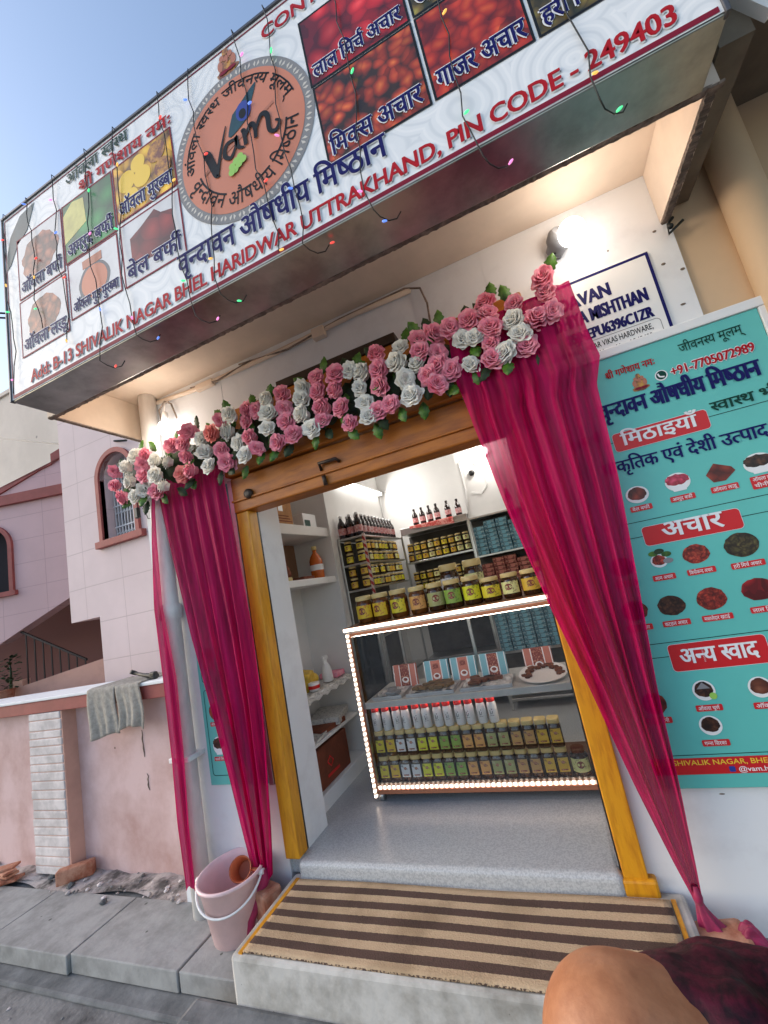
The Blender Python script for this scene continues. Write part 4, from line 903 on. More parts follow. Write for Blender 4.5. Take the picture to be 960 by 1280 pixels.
# ------------------------------------------------------------------ curtains
def lerp_rows(rows, v):
    t = v * (len(rows) - 1); i = min(int(t), len(rows) - 2); f = t - i
    a, b_ = rows[i], rows[i + 1]; return [a[k] + (b_[k] - a[k]) * f for k in range(len(a))]
def curtain(name, rows, folds, amp, lab, seed, nu=150, nv=60):
    """rows: (z, x left, x right, y) from top to bottom, gathered into soft folds"""
    rr = random.Random(seed); ph = [rr.uniform(0, 6.28) for _ in range(5)]
    b = B()
    def fn(u, v):
        z, xl, xr, y0 = lerp_rows(rows, v); w = abs(xr - xl)
        uu = u + .018 * math.sin(u * 19 + ph[3]) + .012 * math.sin(u * 37 + v * 2 + ph[4]) * v
        a = amp * (.35 + .65 * min(1, v * 1.6)) * min(1, .25 + w / .35)
        y = y0 + a * math.sin(2 * PI * folds * uu + ph[0] + .8 * math.sin(v * 3 + ph[1])) + a * .28 * math.sin(2 * PI * folds * 2.3 * uu + ph[2])
        x = xl + (xr - xl) * u + .012 * math.sin(2 * PI * folds * .5 * u + v * 5 + ph[2]) * min(1, w / .3)
        return (x, y, z + .012 * math.sin(u * 16 + ph[1]) * (1 if v in (0, 1) else 0))
    b.grid(fn, nu, nv); o = b.build(name, M['sheer']); return tag(o, lab, 'curtain')
curtain('curtain', [(2.48, -.72, -.05, -.10), (2.36, -.69, -.10, -.10), (1.90, -.63, -.08, -.10), (1.37, -.55, -.06, -.10), (.90, -.45, -.07, -.10), (.48, -.36, -.10, -.10), (.18, -.30, -.12, -.11), (-.04, -.25, -.14, -.12)], 6, .022, 'sheer crimson curtain left of the doorway, gathered to a point by the bucket', 5)
curtain('curtain', [(2.68, 1.55, 2.165, -.17), (2.42, 1.52, 2.17, -.17), (2.28, 1.535, 2.185, -.16), (2.15, 1.545, 2.135, -.15), (1.70, 1.60, 2.11, -.14), (1.20, 1.685, 2.065, -.13), (.80, 1.77, 2.03, -.12), (.40, 1.845, 2.01, -.12), (.10, 1.91, 1.985, -.12), (-.03, 1.942, 1.972, -.12)], 6, .024, 'wide sheer crimson curtain hanging right of the doorway beside the menu poster', 17, nu=190, nv=80)
curtain('curtain_strip', [(2.60, -.69, -.66, -.13), (2.26, -.715, -.675, -.16), (2.04, -.742, -.688, -.16), (1.6, -.785, -.700, -.16), (1.12, -.772, -.640, -.16), (.63, -.770, -.648, -.16), (.26, -.782, -.668, -.16), (-.10, -.765, -.672, -.16)], 1.5, .02, 'narrow crimson curtain strip hanging at the outer edge of the shop wall', 9, nu=24, nv=60)
# knot and tail of the right curtain round its brick
b = B(); b.tube([(1.957, -.12, .02), (1.958, -.12, -.02), (1.956, -.125, -.045)], [.012, .018, .015], 14)
def tail(u, v):
    a = u * 2 * PI; r = (.050 * math.sin(PI * min(1, v * .86 + .12)) + .004) * (1 + .16 * math.sin(a * 5 + v * 6) + .10 * math.sin(a * 9 - v * 11))
    return (2.03 + v * .12, -.165 + r * math.cos(a) * .55, -.19 + .07 * math.sin(v * 2.6) + r * math.sin(a) * .9)
b.grid(tail, 44, 22, wrap=True)
def skirt(u, v):
    a = u * 2 * PI; r = (.014 + .045 * v ** 1.2) * (1 + (.06 + .22 * v) * math.sin(a * 6 + v * 3) + .1 * v * math.sin(a * 11))
    return (1.957 + .055 * v * v + r * math.cos(a), -.128 - .025 * v + r * math.sin(a) * .55, -.035 - .115 * v + .01 * math.sin(a * 3) * v)
b.grid(skirt, 60, 16, wrap=True)
M['tie'] = mat('crimson_tied_cloth', srgb(150, 12, 72), .6, var=.3, vs=14, sheen=.2)
tag(b.build('curtain_knot', M['tie']), 'knotted crimson end of the right curtain wound round a brick', 'curtain knot')
brick('brick', (1.985, -.155, -.240), (.23, .12, .13), R(6), 'worn brick holding down the knotted end of the right curtain', 'brick', .02, R(-4))
brick('brick', (-.19, -.13, -.235), (.21, .12, .15), R(-24), 'worn brick under the left curtain end, between bucket and doormat', 'brick', .02, R(-8))
b = B(); b.tube([(-.20, -.12, .0), (-.195, -.125, -.05), (-.22, -.15, -.12), (-.26, -.20, -.20), (-.28, -.21, -.285)], [.03, .035, .03, .035, .03], 12); tag(b.build('curtain_knot', M['tie']), 'bunched crimson end of the left curtain falling beside a brick', 'curtain knot')

# ------------------------------------------------------------------ flower garland
ROSES = "-0.96,2.62,P -1,2.53,P -0.91,2.42,P -0.85,2.62,W -0.86,2.52,W -0.77,2.68,W -0.8,2.39,W -0.74,2.42,W -0.66,2.66,P -0.71,2.6,P -0.71,2.51,P -0.62,2.38,P -0.58,2.59,W -0.57,2.48,W -0.47,2.55,W -0.5,2.38,W -0.42,2.65,P -0.31,2.63,P -0.25,2.69,P -0.31,2.54,P -0.37,2.43,C -0.27,2.43,P -0.16,2.62,W -0.16,2.52,W -0.12,2.41,W -0.04,2.61,C -0.02,2.5,P 0.02,2.4,P 0.01,2.69,P 0.06,2.6,W 0.12,2.5,W 0.18,2.39,W 0.12,2.68,W 0.21,2.62,P 0.23,2.5,P 0.24,2.69,P 0.3,2.66,P 0.27,2.41,P 0.4,2.69,W 0.39,2.6,W 0.37,2.51,W 0.41,2.41,P 0.51,2.69,P 0.5,2.6,P 0.5,2.51,P 0.54,2.41,P 0.65,2.69,W 0.63,2.61,W 0.63,2.51,W 0.67,2.41,W 0.76,2.7,P 0.75,2.61,P 0.86,2.58,P 0.76,2.51,P 0.74,2.44,P 0.87,2.47,P 0.9,2.37,P 0.88,2.67,P 0.96,2.67,W 1.04,2.63,W 1,2.55,W 1.01,2.46,W 1.02,2.37,W 1.15,2.68,P 1.14,2.6,P 1.13,2.52,P 1.08,2.38,P 1.16,2.39,P 1.28,2.68,W 1.26,2.6,W 1.27,2.49,W 1.29,2.39,W 1.35,2.55,W 1.39,2.69,P 1.39,2.61,P 1.47,2.68,P 1.47,2.58,P 1.46,2.51,P 1.4,2.47,P 1.43,2.4,P 1.56,2.67,P 1.52,2.46,P 1.61,2.59,W 1.62,2.45,W 1.67,2.67,P 1.67,2.57,W 1.77,2.73,P 1.76,2.66,P 1.76,2.58,P 1.75,2.51,P 1.73,2.43,P 1.8,2.44,W 1.9,2.68,P 1.88,2.57,W 1.89,2.5,W 1.96,2.55,P 1.9,2.44,P 2.05,2.73,P 2.05,2.67,P 2.05,2.56,P 2.03,2.44,P"
ga = thing('flower_garland', 'long garland of pink and white cloth roses hung across the doorway', 'garland', (.55, -.12, 2.55))
def rose_mesh(seed, m):
    rr = random.Random(seed); b = B()
    spec = [(.008, .062, .010, 3), (.016, .064, .018, 3), (.026, .062, .028, 4), (.036, .057, .037, 5), (.044, .047, .046, 5), (.050, .033, .053, 6), (.052, .016, .056, 6)]
    for k, (r0, zt, r1, n) in enumerate(spec):
        ph = rr.uniform(0, 6.28); ph2 = rr.uniform(0, 6.28); sq = rr.uniform(.8, 1.1)
        def fn(u, v):
            a = u * 2 * PI + k
            ruf = math.sin(a * n + ph) * (.045 + .05 * v) + .025 * math.sin(a * (n * 2 + 1) + ph2) * v
            r = (r0 * .55 + (r1 - r0 * .55) * v ** 1.3) * (1 + ruf)
            z = (zt - .038 + .038 * math.sin(v * PI * .56)) + .0035 * math.sin(a * n * 1.0 + ph2) * v
            return (r * math.cos(a) * sq, r * math.sin(a) / sq, z)
        b.grid(fn, 30, 4, wrap=True)
    b.lathe([(.012, -.02), (.03, -.005), (.04, .006)], n=12)
    return b.mesh('rose', M[m])
RM = {c: [rose_mesh(i * 7 + s, m) for i in range(3)] for c, m, s in (('P', 'rose_pink', 1), ('W', 'rose_white', 2), ('C', 'rose_coral', 3))}
random.seed(31)
rs = [t.split(',') for t in ROSES.split()][:100]
for i, (x, z, c) in enumerate(rs):
    me = RM[c][i % 3]; o = bpy.data.objects.new('rose', me); COL.objects.link(o); o.parent = ga
    o.location = (float(x) - .55, -.065 + random.uniform(-.02, .02), float(z) - 2.55)
    o.rotation_euler = (PI / 2 + random.uniform(-.45, .35), random.uniform(0, 6.28), random.uniform(-.4, .4)); s = random.uniform(.86, 1.08); o.scale = (s * random.uniform(.9, 1.1), s, s * random.uniform(.75, 1.1))
def leaf_mesh(m):
    b = B()
    def fn(u, v):
        w = .026 * math.sin(PI * min(1, v * .97 + .02)) ** .8 * (1 + .15 * math.sin(v * 25)); x = (u - .5) * 2 * w
        return (x * 1.15, v * .10, .010 * math.sin(v * 2.6) - abs(u - .5) * .02)
    b.grid(fn, 4, 9); return b.mesh('leaf', M[m])
LM = [leaf_mesh('leaf'), leaf_mesh('leafd')]
for i in range(98):
    x, z, c = rs[i]; o = bpy.data.objects.new('leaf', LM[i % 3 == 0]); COL.objects.link(o); o.parent = ga
    zz = float(z); e = 1 if zz > 2.6 else (-1 if zz < 2.48 else random.choice((-1, 1)))
    o.location = (float(x) - .55 + random.uniform(-.05, .05), -.045 + random.uniform(-.015, .02), zz - 2.55 + e * random.uniform(.01, .04))
    o.rotation_euler = (PI / 2 + random.uniform(-.3, .5) , (0 if e > 0 else PI) + random.uniform(-.8, .8), random.uniform(-.3, .3))
b = B(); random.seed(6)
def core(u, v):
    a = u * 2 * PI; x = -.98 + 3.03 * v; r = .10 + .025 * math.sin(x * 17 + a * 2) + random.uniform(-.02, .02)
    return (x, -.10 + .035 * math.cos(a), 2.55 + r * math.sin(a))
b.grid(core, 14, 110, wrap=True, smooth=False); b.build('foliage_backing', M['leafd'], ga)

# ------------------------------------------------------------------ lamps outside
fl = thing('wall_lamp', 'lit round LED lamp with a dark holder on the wall above the right curtain', 'lamp', (2.17, 0, 2.96))
b = B(); b.lathe([(.045, 0), (.048, .03), (.062, .05), (.064, .09), (.05, .11)], (2.165, -.01, 2.96), n=18, rot=(R(68), 0, R(28))); b.build('holder', M['greyp'], fl)
b = B(); b.ball((2.245, -.125, 2.955), .066, seg=18); b.build('bulb', M['bulb'], fl)
l = bpy.data.lights.new('lamp_light', 'POINT'); l.energy = 1.9; l.color = (1, .88, .74); l.shadow_soft_size = .07; o = bpy.data.objects.new('lamp_light', l); COL.objects.link(o); o.parent = fl; o.location = (.09, -.36, -.06)
bl = thing('bulb_lamp', 'glowing bare bulb under the canopy above the left end of the garland', 'lamp', (-.55, -.08, 2.86))
b = B(); b.ball((-.55, -.10, 2.85), .058, seg=18); b.build('bulb', M['bulb'], bl)
b = B(); b.lathe([(.022, 2.90), (.026, 2.93), (.02, 2.97), (.006, 2.98)], (-.55, -.10, 0), n=12); b.tube([(-.55, -.10, 2.97), (-.56, -.08, 3.05), (-.58, -.02, 3.10)], .006); b.build('holder', M['plastic_w'], bl)
l = bpy.data.lights.new('lamp_light', 'POINT'); l.energy = 1.8; l.color = (1, .86, .70); l.shadow_soft_size = .06; o = bpy.data.objects.new('lamp_light', l); COL.objects.link(o); o.parent = bl; o.location = (.05, -.24, -.02)
b = B(); b.tube([(-.95, -.06, 2.48), (-.955, -.07, 2.35)], .003, 5); b.tube([(-.93, -.06, 2.42), (-.88, -.05, 2.26), (-.8, -.03, 2.25)], .003, 5); b.box((-.975, -.085, 2.28), (-.94, -.055, 2.36), bev=.006)
tag(b.build('hanging_plug', M['black']), 'small black plug dangling on a wire below the left end of the garland', 'plug')
b = B(); b.tube([(-16, 5.2, 9.6), (-9, 3.2, 6.4), (-4.3, 1.6, 4.35), (-2.2, .9, 3.55)], .012, 6); tag(b.build('overhead_cable', M['wire']), 'thin dark cable slanting across the cream building towards the arched window', 'cable')
b = B(); b.tube([(-8, -1.5, 6.6), (-3, -1.1, 4.35), (-.9, -.7, 3.55)], .006, 6); b.tube([(-8, -1.4, 6.9), (-3, -1.1, 4.42), (-.9, -.7, 3.58)], .006, 6); tag(b.build('overhead_cable', M['wire']), 'pair of dark cables running to the left edge of the sign board', 'cable')
# ------------------------------------------------------------------ doormat, bucket
b = B()
def dm(u, v):
    x = .005 + u * 1.85; y = -.542 + v * .47
    return (x, y, -.073 + .0025 * math.sin(x * 5 + y * 9) + (.004 * (1 - min(1, min(v, 1 - v) * 14)) if 0 else 0))
b.grid(dm, 60, 20); o = b.build('doormat', M['stripes']); sm = o.modifiers.new('thick', 'SOLIDIFY'); sm.thickness = .008
tag(o, 'wide brown and tan striped doormat covering the entrance step', 'doormat')
bk = thing('bucket', 'pale pink plastic bucket standing on the pavement by the entrance step', 'bucket', (-.385, -.155, -.297))
prof = [(.125, 0), (.132, .004), (.168, .348), (.181, .352), (.183, .368), (.176, .374), (.168, .370), (.160, .335), (.120, .012)]
b = B(); b.lathe(prof[:], (0, 0, 0), n=40, cap=False); b.lathe([(.128, .002), (.127, .010)], n=40); pass
me = b.mesh('pail', M['bucket']); o = link('pail', me); o.parent = bk
b = B(); pts = []
for i in range(21):
    a = PI * i / 20; pts.append((.183 * math.cos(a) , -.183 * math.sin(a) * .80 - .02, .345 - .125 * math.sin(a)))
b.tube(pts, .0065, 8); b.tube([(.17, -.02, .345), (.195, -.02, .345)], .016); b.tube([(-.17, -.02, .345), (-.195, -.02, .345)], .016)
me = b.mesh('handle', M['plastic_w']); o = link('handle', me); o.parent = bk
bk.rotation_euler = (R(3), 0, R(14)); bk.scale = (1.06, 1.06, .87)
mg = thing('mug', 'orange plastic mug lying inside the pink bucket', 'mug', (-.345, -.09, -.03))
b = B(); b.lathe([(.040, 0), (.046, .004), (.060, .13), (.063, .132), (.057, .128), (.042, .010)], n=24, cap=False); b.lathe([(.042, .002), (.042, .008)], n=24); me = b.mesh('cup', M['mug']); o = link('cup', me); o.parent = mg
b = B(); b.tube([(.055, 0, .11), (.10, 0, .105), (.10, 0, .04), (.048, 0, .03)], .008); o = link('handle', b.mesh('handle', M['mug'])); o.parent = mg
mg.rotation_euler = (R(58), R(10), R(20))

# ------------------------------------------------------------------ display counter
dc = thing('display_counter', 'glass fronted sweet counter edged with glowing strip lights', 'counter', (1.0, .8, 0))
CX0, CX1, CY0, CY1 = .245, 1.98, .56, 1.14
b = B()
for x in (CX0, CX1 - .03):
    for y in (CY0, CY1 - .03): b.box((x, y, .03), (x + .03, y + .03, 1.165), bev=.003)
for y in (CY0, CY1 - .03):
    for z in (.055, 1.135): b.box((CX0 + .031, y, z), (CX1 - .031, y + .029, z + .03), bev=.003)
for x in (CX0, CX1 - .03):
    for z in (.055, 1.135): b.box((x, CY0 + .031, z), (x + .029, CY1 - .031, z + .03), bev=.003)
b.box((1.02, CY1 - .028, .09), (1.045, CY1 - .004, 1.13), bev=.003); b.box((.43, CY1 - .028, .09), (.45, CY1 - .004, 1.13), bev=.003)
b.build('frame', M['steelb'], dc)
b = B(); b.box((CX0 - .005, CY0 - .03, 1.167), (CX1, CY1 + .01, 1.192), bev=.004); b.build('counter_top', mat('wood_board', srgb(128, 84, 56), .4, var=.2, vs=8, stretch=(1, 8, 8)), dc)
b = B(); b.box((CX0 + .032, CY0 + .032, .086), (CX1 - .032, CY1 - .032, .104), bev=.002); b.build('base_board', mat('base_board', srgb(110, 74, 54), .45, var=.2, vs=8), dc)
b = B(); b.box((CX0 + .03, CY0 + .02, .605), (CX1 - .032, CY1 - .035, .648), bev=.004); b.build('shelf', mat('shelf_sheet', (.58, .57, .55), .35, var=.1, vs=8), dc)
b = B(); b.box((CX0 + .032, CY0 + .010, .09), (CX1 - .032, CY0 + .015, 1.13)); b.build('front_glass', M['glass'], dc)
b = B(); b.box((CX0 + .008, CY0 + .034, .09), (CX0 + .013, CY1 - .034, 1.13)); b.build('side_glass', M['glass'], dc)
def ledmat(name, axis):
    m = emit(name, (1, .78, .62), 1); n, l, p = nodes(m)
    tc = n.new('ShaderNodeTexCoord'); sp = n.new('ShaderNodeSeparateXYZ'); l.new(tc.outputs['Object'], sp.inputs[0])
    mu = n.new('ShaderNodeMath'); mu.operation = 'MULTIPLY'; mu.inputs[1].default_value = 2 * PI / .034; l.new(sp.outputs[axis], mu.inputs[0])
    si = n.new('ShaderNodeMath'); si.operation = 'SINE'; l.new(mu.outputs[0], si.inputs[0])
    mr = n.new('ShaderNodeMapRange'); mr.inputs['From Min'].default_value = -.4; mr.inputs['From Max'].default_value = .8; mr.inputs['To Min'].default_value = .25; mr.inputs['To Max'].default_value = 3.6
    l.new(si.outputs[0], mr.inputs['Value']); l.new(mr.outputs[0], p.inputs['Emission Strength']); return m
LX_, LZ_ = ledmat('dotted_strip_light', 'X'), ledmat('dotted_upright_strip_light', 'Z')
b = B(); b.box((CX0 - .006, CY0 - .036, 1.164), (CX1, CY0 - .031, 1.186)); b.build('led_and_fill_strip', M['led'], dc)
b = B(); b.box((CX0 + .032, CY0 - .012, .090), (CX1, CY0 - .004, .107)); b.build('led_and_fill_strip', LX_, dc)
b = B(); b.box((CX0 - .006, CY0 - .012, .035), (CX0 + .009, CY0 - .004, 1.148)); b.build('led_and_fill_strip', LZ_, dc)
b = B(); b.box((CX0 + .04, CY0 + .018, 1.118), (CX1 - .04, CY0 + .034, 1.134)); b.build('led_and_fill_strip', emit('inner_fill_strip', (1, .82, .68), 8), dc)  # added glowing strip that brightens the goods inside the case
b = B(); b.box((CX0 + .04, CY0 + .062, .6012), (CX1 - .04, CY0 + .078, .6045)); b.build('led_and_fill_strip', emit('shelf_fill_strip', (1, .86, .74), 5), dc)  # added fill strip hidden under the shelf to light the lower jars
b = B(); b.box((CX0 + .02, CY0 - .016, .058), (CX1, CY0 - .002, .0885), bev=.003); b.box((CX0 + .0175, CY0 - .010, .06), (CX0 + .030, CY0 - .001, 1.13), bev=.002); b.box((CX0 + .03, CY0 - .022, 1.125), (CX1, CY0 - .002, 1.148), bev=.003); b.build('copper_channel', M['copper'], dc)
for x, y in ((CX0 + .04, CY0 + .03), (CX1 - .05, CY0 + .03), (CX0 + .04, CY1 - .05)):
    b = B(); b.lathe([(.022, -.012), (.03, -.012), (.03, .012), (.022, .012)], (x, y, .031), n=16, rot=(0, PI / 2, 0)); b.box((x - .018, y - .018, .036), (x + .018, y + .018, .056), bev=.004); b.build('castor', M['steelb'], dc)
for nm, loc, rot, sx, e in (('strip_glow', (1.1, CY0 - .06, 1.17), (0, 0, 0), 1.6, 2.2), ('strip_glow', (1.1, CY0 - .03, .12), (R(-90), 0, 0), 1.6, 1.2)):
    pass
# jars
def make_jar(nm, lab, cat, r, h, lidm, bodym, labm, sq=0, lr=.92, lab_z=(.18, .66)):
    t = thing(nm, lab, cat)
    b = B(); b.lathe([(r * .90, 0), (r, h * .04), (r, h * .68), (r * .93, h * .76), (r * lr * .9, h * .80), (r * lr * .9, h * .84)], n=24, sq=sq); o = link('glass_body', b.mesh('glass_body', M[bodym])); o.parent = t
    b = B(); b.lathe([(r * lr, h * .83), (r * lr * 1.02, h * .85), (r * lr * 1.02, h * .97), (r * lr * .96, h)], n=24, sq=sq); o = link('lid', b.mesh('lid', M[lidm])); o.parent = t
    b = B(); n = 24; q = sq
    t_ = []
    if sq:  # printed on the front face
        b.box((-r * .80, -r - .0025, h * lab_z[0]), (r * .80, -r * .9, h * lab_z[1])); b.ball((0, -r - .0028, h * (lab_z[0] + lab_z[1]) / 2 + h * .09), r * .30, (1, .06, .8), 10, 1); b.box((-r * .5, -r - .0032, h * lab_z[0] + h * .05), (r * .5, -r - .0026, h * lab_z[0] + h * .10), mi=1)
    else:
        def fn(u, v):
            a = -PI / 2 + (u - .5) * 2.4; return (r * 1.012 * math.cos(a), r * 1.012 * math.sin(a), h * (lab_z[0] + (lab_z[1] - lab_z[0]) * v))
        b.grid(fn, 14, 1)
        def fe(u, v):
            a = -PI / 2 + (math.cos(u * 2 * PI) * v) * .42; return (r * 1.022 * math.cos(a), r * 1.022 * math.sin(a), h * ((lab_z[0] + lab_z[1]) / 2 + .03 + .13 * v * math.sin(u * 2 * PI)))
        b.grid(fe, 14, 1, mi=1, wrap=True)
    o = link('paper_label', b.mesh('paper_label', [LAB[labm], M['rust_boxd']])); o.parent = t
    return t
proto = make_jar('preserve_jar', 'x', 'jar', .0385, .166, 'lid', 'jar', 'yellow', sq=3)
cols = ['yellow', 'red', 'white', 'white', 'lime', 'lime', 'green', 'green', 'orange', 'orange', 'olive', 'olive', 'purple', 'purple', 'gold', 'gold']
first = True; random.seed(14)
for tier, z in (('bottom', .1045), ('upper', .2715)):
    for k in range(16):
        x = .322 + k * .0795
        lab = '%s labelled square jar, %s from left in the %s tier of the counter' % ('red-yellow' if cols[k] == 'red' else ('purple-tan' if cols[k] == 'purple' else cols[k]), ORD[k], tier)
        loc = (x, .648 + random.uniform(-.003, .003), z)
        if first: proto.location = loc; proto['label'] = lab; proto['group'] = 'square jars in the counter'; t = proto; first = False; retint(t, {'paper_label': LAB[cols[k]]})
        else: t = dup(proto, loc, lab, 'square jars in the counter', rot=(0, 0, random.uniform(-.04, .04)), mats={'paper_label': LAB[cols[k]]})
# white bottles with red caps
wb = thing('powder_bottle', 'x', 'bottle'); b = B(); b.lathe([(.028, 0), (.031, .005), (.031, .105), (.026, .125), (.021, .130)], n=20); o = link('body', b.mesh('body', M['plastic_w'])); o.parent = wb
b = B(); b.lathe([(.026, .128), (.027, .131), (.027, .155), (.024, .159)], n=20); o = link('cap', b.mesh('cap', M['redcap'])); o.parent = wb
b = B(); b.tube([(-.007, -.0305, .052), (-.008, -.0312, .080), (-.004, -.0318, .058), (.004, -.0318, .056), (.007, -.031, .074)], .0022, 5); b.ball((.004, -.0306, .085), .004, (1, .3, 1), 8); b.tube([(-.012, -.0298, .045), (.012, -.0298, .047)], .0016, 5); o = link('printed_mark', b.mesh('printed_mark', M['greyp'])); o.parent = wb
for k in range(12):
    loc = (.318 + k * .0765 + random.uniform(-.004, .004), .645, .4385); lab = 'white plastic bottle with red cap, %s from the left on the counter jars' % ORD[k]
    if k == 0: wb.location = loc; wb['label'] = lab; wb['group'] = 'white bottles on the jars'
    else: dup(wb, loc, lab, 'white bottles on the jars', rot=(0, 0, random.uniform(-.5, .5)))
pj = make_jar('honey_jar', 'x', 'jar', .052, .155, 'carton2', 'jar', 'cream', lr=.72)
for k, (x, z, w) in enumerate(((1.612, .1045, 'left one on the base board'), (1.722, .1045, 'right one on the base board'), (1.722, .262, 'stacked on another jar'))):
    lab = 'round cream labelled jar inside the counter, %s' % w
    if k == 0: pj.location = (x, .645, z); pj['label'] = lab; pj['group'] = 'round jars in the counter'
    else: dup(pj, (x, .645, z), lab, 'round jars in the counter', rot=(0, 0, .4))
# sweet boxes and trays on the shelf
def sweetbox(x, y, m, md, lab, lean=0, z=.6495):
    t = thing('sweet_box', lab, 'sweet box', (x, y, z), 'sweet boxes on the counter shelf')
    b = B(); b.box((-.095, -.015, 0), (.095, .02, .165), bev=.003); o = link('card_box', b.mesh('card_box', M[m])); o.parent = t
    b = B(); b.box((-.036, -.0172, .002), (.036, -.0155, .163)); b.ball((0, -.017, .052), .028, (1, .08, .8), 16, 1); b.ball((0, -.018, .054), .019, (1, .1, .7), 12, 2); b.box((-.022, -.0185, .105), (.022, -.0174, .142), mi=2)
    o = link('printed_band', b.mesh('printed_band', [M[md], M['white'], M['rust_boxd']])); o.parent = t
    b = B()
    for s in (-1, 1): b.box((s * .0405 - .0035, -.0166, .002), (s * .0405 + .0035, -.0155, .163)); b.box((s * .09 - .003, -.0166, .002), (s * .09 + .003, -.0155, .163))
    o = link('edge_stripe', b.mesh('edge_stripe', M['white'])); o.parent = t
    t.rotation_euler = (R(-8), 0, 0)
sweetbox(.50, .90, 'rust_box', 'rust_boxd', 'pale rust sweet box standing at the left end of the counter shelf')
sweetbox(.755, .90, 'blue_box', 'rust_box', 'pale blue sweet box nearest the left rust box on the counter shelf'); sweetbox(.965, .90, 'blue_box', 'rust_box', 'middle pale blue sweet box of the three on the counter shelf'); sweetbox(1.185, .90, 'blue_box', 'rust_boxd', 'pale blue sweet box right of the other two blue ones on the shelf')
sweetbox(1.50, .88, 'rust_box', 'rust_boxd', 'pale rust sweet box standing behind the white plate')
def tray(x0, x1, y0, y1, lab, fm, seed, n):
    rr = random.Random(seed); t = thing('sweet_tray', lab, 'tray', ((x0 + x1) / 2, (y0 + y1) / 2, .6495), 'trays of sweets in the counter')
    b = B(); b.box((x0, y0, .6495), (x1, y1, .657), bev=.003)
    for a, c in (((x0, y0, .657), (x1, y0 + .008, .672)), ((x0, y1 - .008, .657), (x1, y1, .672)), ((x0, y0 + .009, .657), (x0 + .008, y1 - .009, .672)), ((x1 - .008, y0 + .009, .657), (x1, y1 - .009, .672))): b.box(a, c, bev=.003)
    b.build('tray_base', M['steelb'], t)
    b = B(); b.grid(lambda u, v: (x0 + .01 + (x1 - x0 - .02) * u, y0 + .01 + (y1 - y0 - .02) * v, .668 + .012 * math.sin(u * 13 + v * 7 + seed) * math.sin(v * 9 + u * 5) + rr.uniform(-.003, .003)), 22, 22, smooth=False); b.build('wrapping_sheet', M['foil'], t)
    b = B()
    for k in range(n): 
        c = (rr.uniform(x0 + .05, x1 - .05), rr.uniform(y0 + .04, y1 - .05), .684); w, d = rr.uniform(.02, .045), rr.uniform(.015, .03); b.box((-w + c[0], c[1] - d, c[2] - .009), (c[0] + w, c[1] + d, c[2] + .014), bev=.006, rot=(0, 0, rr.uniform(-.5, .5)))
    b.build('sweets', fm, t)
tray(.33, .56, .60, .84, 'foil covered sweet tray at the left end of the counter shelf', M['greyp'], 3, 4)
tray(.59, .94, .60, .85, 'tray of golden brown sweets under foil in front of the blue boxes', mat('golden_sweet', srgb(120, 92, 50), .5, var=.4, vs=30), 5, 22)
tray(.98, 1.33, .60, .85, 'foil tray with a few dark brown sweets beside the white plate', M['sweet'], 8, 9)
pt = thing('plate', 'white oval plate ringed with brown sweets on the counter shelf', 'plate', (1.52, .745, .6495))
b = B(); b.lathe([(.09, 0), (.10, .003), (.155, .022), (.158, .025), (.15, .024), (.095, .010), (.002, .009)], (0, 0, 0), n=36, cap=False); o = link('dish', b.mesh('dish', M['plastic_w'])); o.parent = pt; pt.rotation_euler = (R(9), 0, 0); pt.location.z += .012
b = B(); random.seed(9)
for k in range(26):
    a = -.3 + k * (PI + .9) / 26 + random.uniform(-.05, .05); r = random.uniform(.088, .128); b.box((r * math.cos(a) - .016, r * math.sin(a) - .013, .012), (r * math.cos(a) + .016, r * math.sin(a) + .013, .030), bev=.006, rot=(0, 0, a))
o = link('sweets', b.mesh('sweets', M['sweet'])); o.parent = pt

# jars on the counter top
jl = [('red', .338, .20, .080, 'jarh'), ('red', .475, .20, .080, 'jarh'), ('yellow', .622, .20, .082, 'jarh'), ('orange', .770, .195, .078, 'jarh'), ('olive', .905, .195, .076, 'jar'), ('green', 1.035, .195, .078, 'jar'), ('lime', 1.170, .195, .078, 'jar'), ('yellow', 1.30, .16, .080, 'jar'), ('cream', 1.435, .165, .074, 'jar'), ('gold', 1.565, .165, .074, 'jar')]
tj = make_jar('preserve_jar', 'x', 'jar', .068, .20, 'lid', 'jarh', 'yellow')
names = {'red': 'red-yellow', 'yellow': 'yellow', 'orange': 'orange', 'olive': 'olive', 'green': 'green', 'lime': 'lime', 'cream': 'cream', 'gold': 'gold'}
for k, (c, x, h, w, bm) in enumerate(jl):
    lab = '%s labelled preserve jar, %s from the left along the counter top' % (names[c], ORD[k]); loc = (x + .025, .70, 1.193); s = (w / .080 * .96, w / .080 * .96, h / .20)
    mm = {'paper_label': LAB[c], 'glass_body': M[bm]}
    if k == 0: tj.location = loc; tj.scale = s; tj['label'] = lab; tj['group'] = 'jars along the counter top'; retint(tj, mm)
    else: dup(tj, loc, lab, 'jars along the counter top', rot=(0, 0, random.uniform(-.25, .25)), mats=mm, scale=s)
for x, c, nm in ((.955, 'white', 'left'), (1.145, 'cream', 'right')): dup(tj, (x + .04, .98, 1.193), 'taller %s labelled jar behind the counter top row, %s of two' % (c, nm), 'jars along the counter top', rot=(0, 0, .1), mats={'paper_label': LAB[c], 'glass_body': M['jar']}, scale=(1.1, 1.1, 1.55))
hj = make_jar('honey_jar', 'amber honey jar with bright yellow lid and plain white label on the counter', 'jar', .070, .20, 'yellowp', 'jarh', 'white'); hj.location = (1.70, .72, 1.193)
cu = thing('plastic_cup', 'clear brownish tumbler on the counter top beside the honey jar', 'cup', (1.80, .70, 1.193)); b = B(); b.lathe([(.03, 0), (.042, .11), (.040, .11), (.028, .004)], n=20, cap=False); o = link('cup', b.mesh('cup', M['jarh'])); o.parent = cu
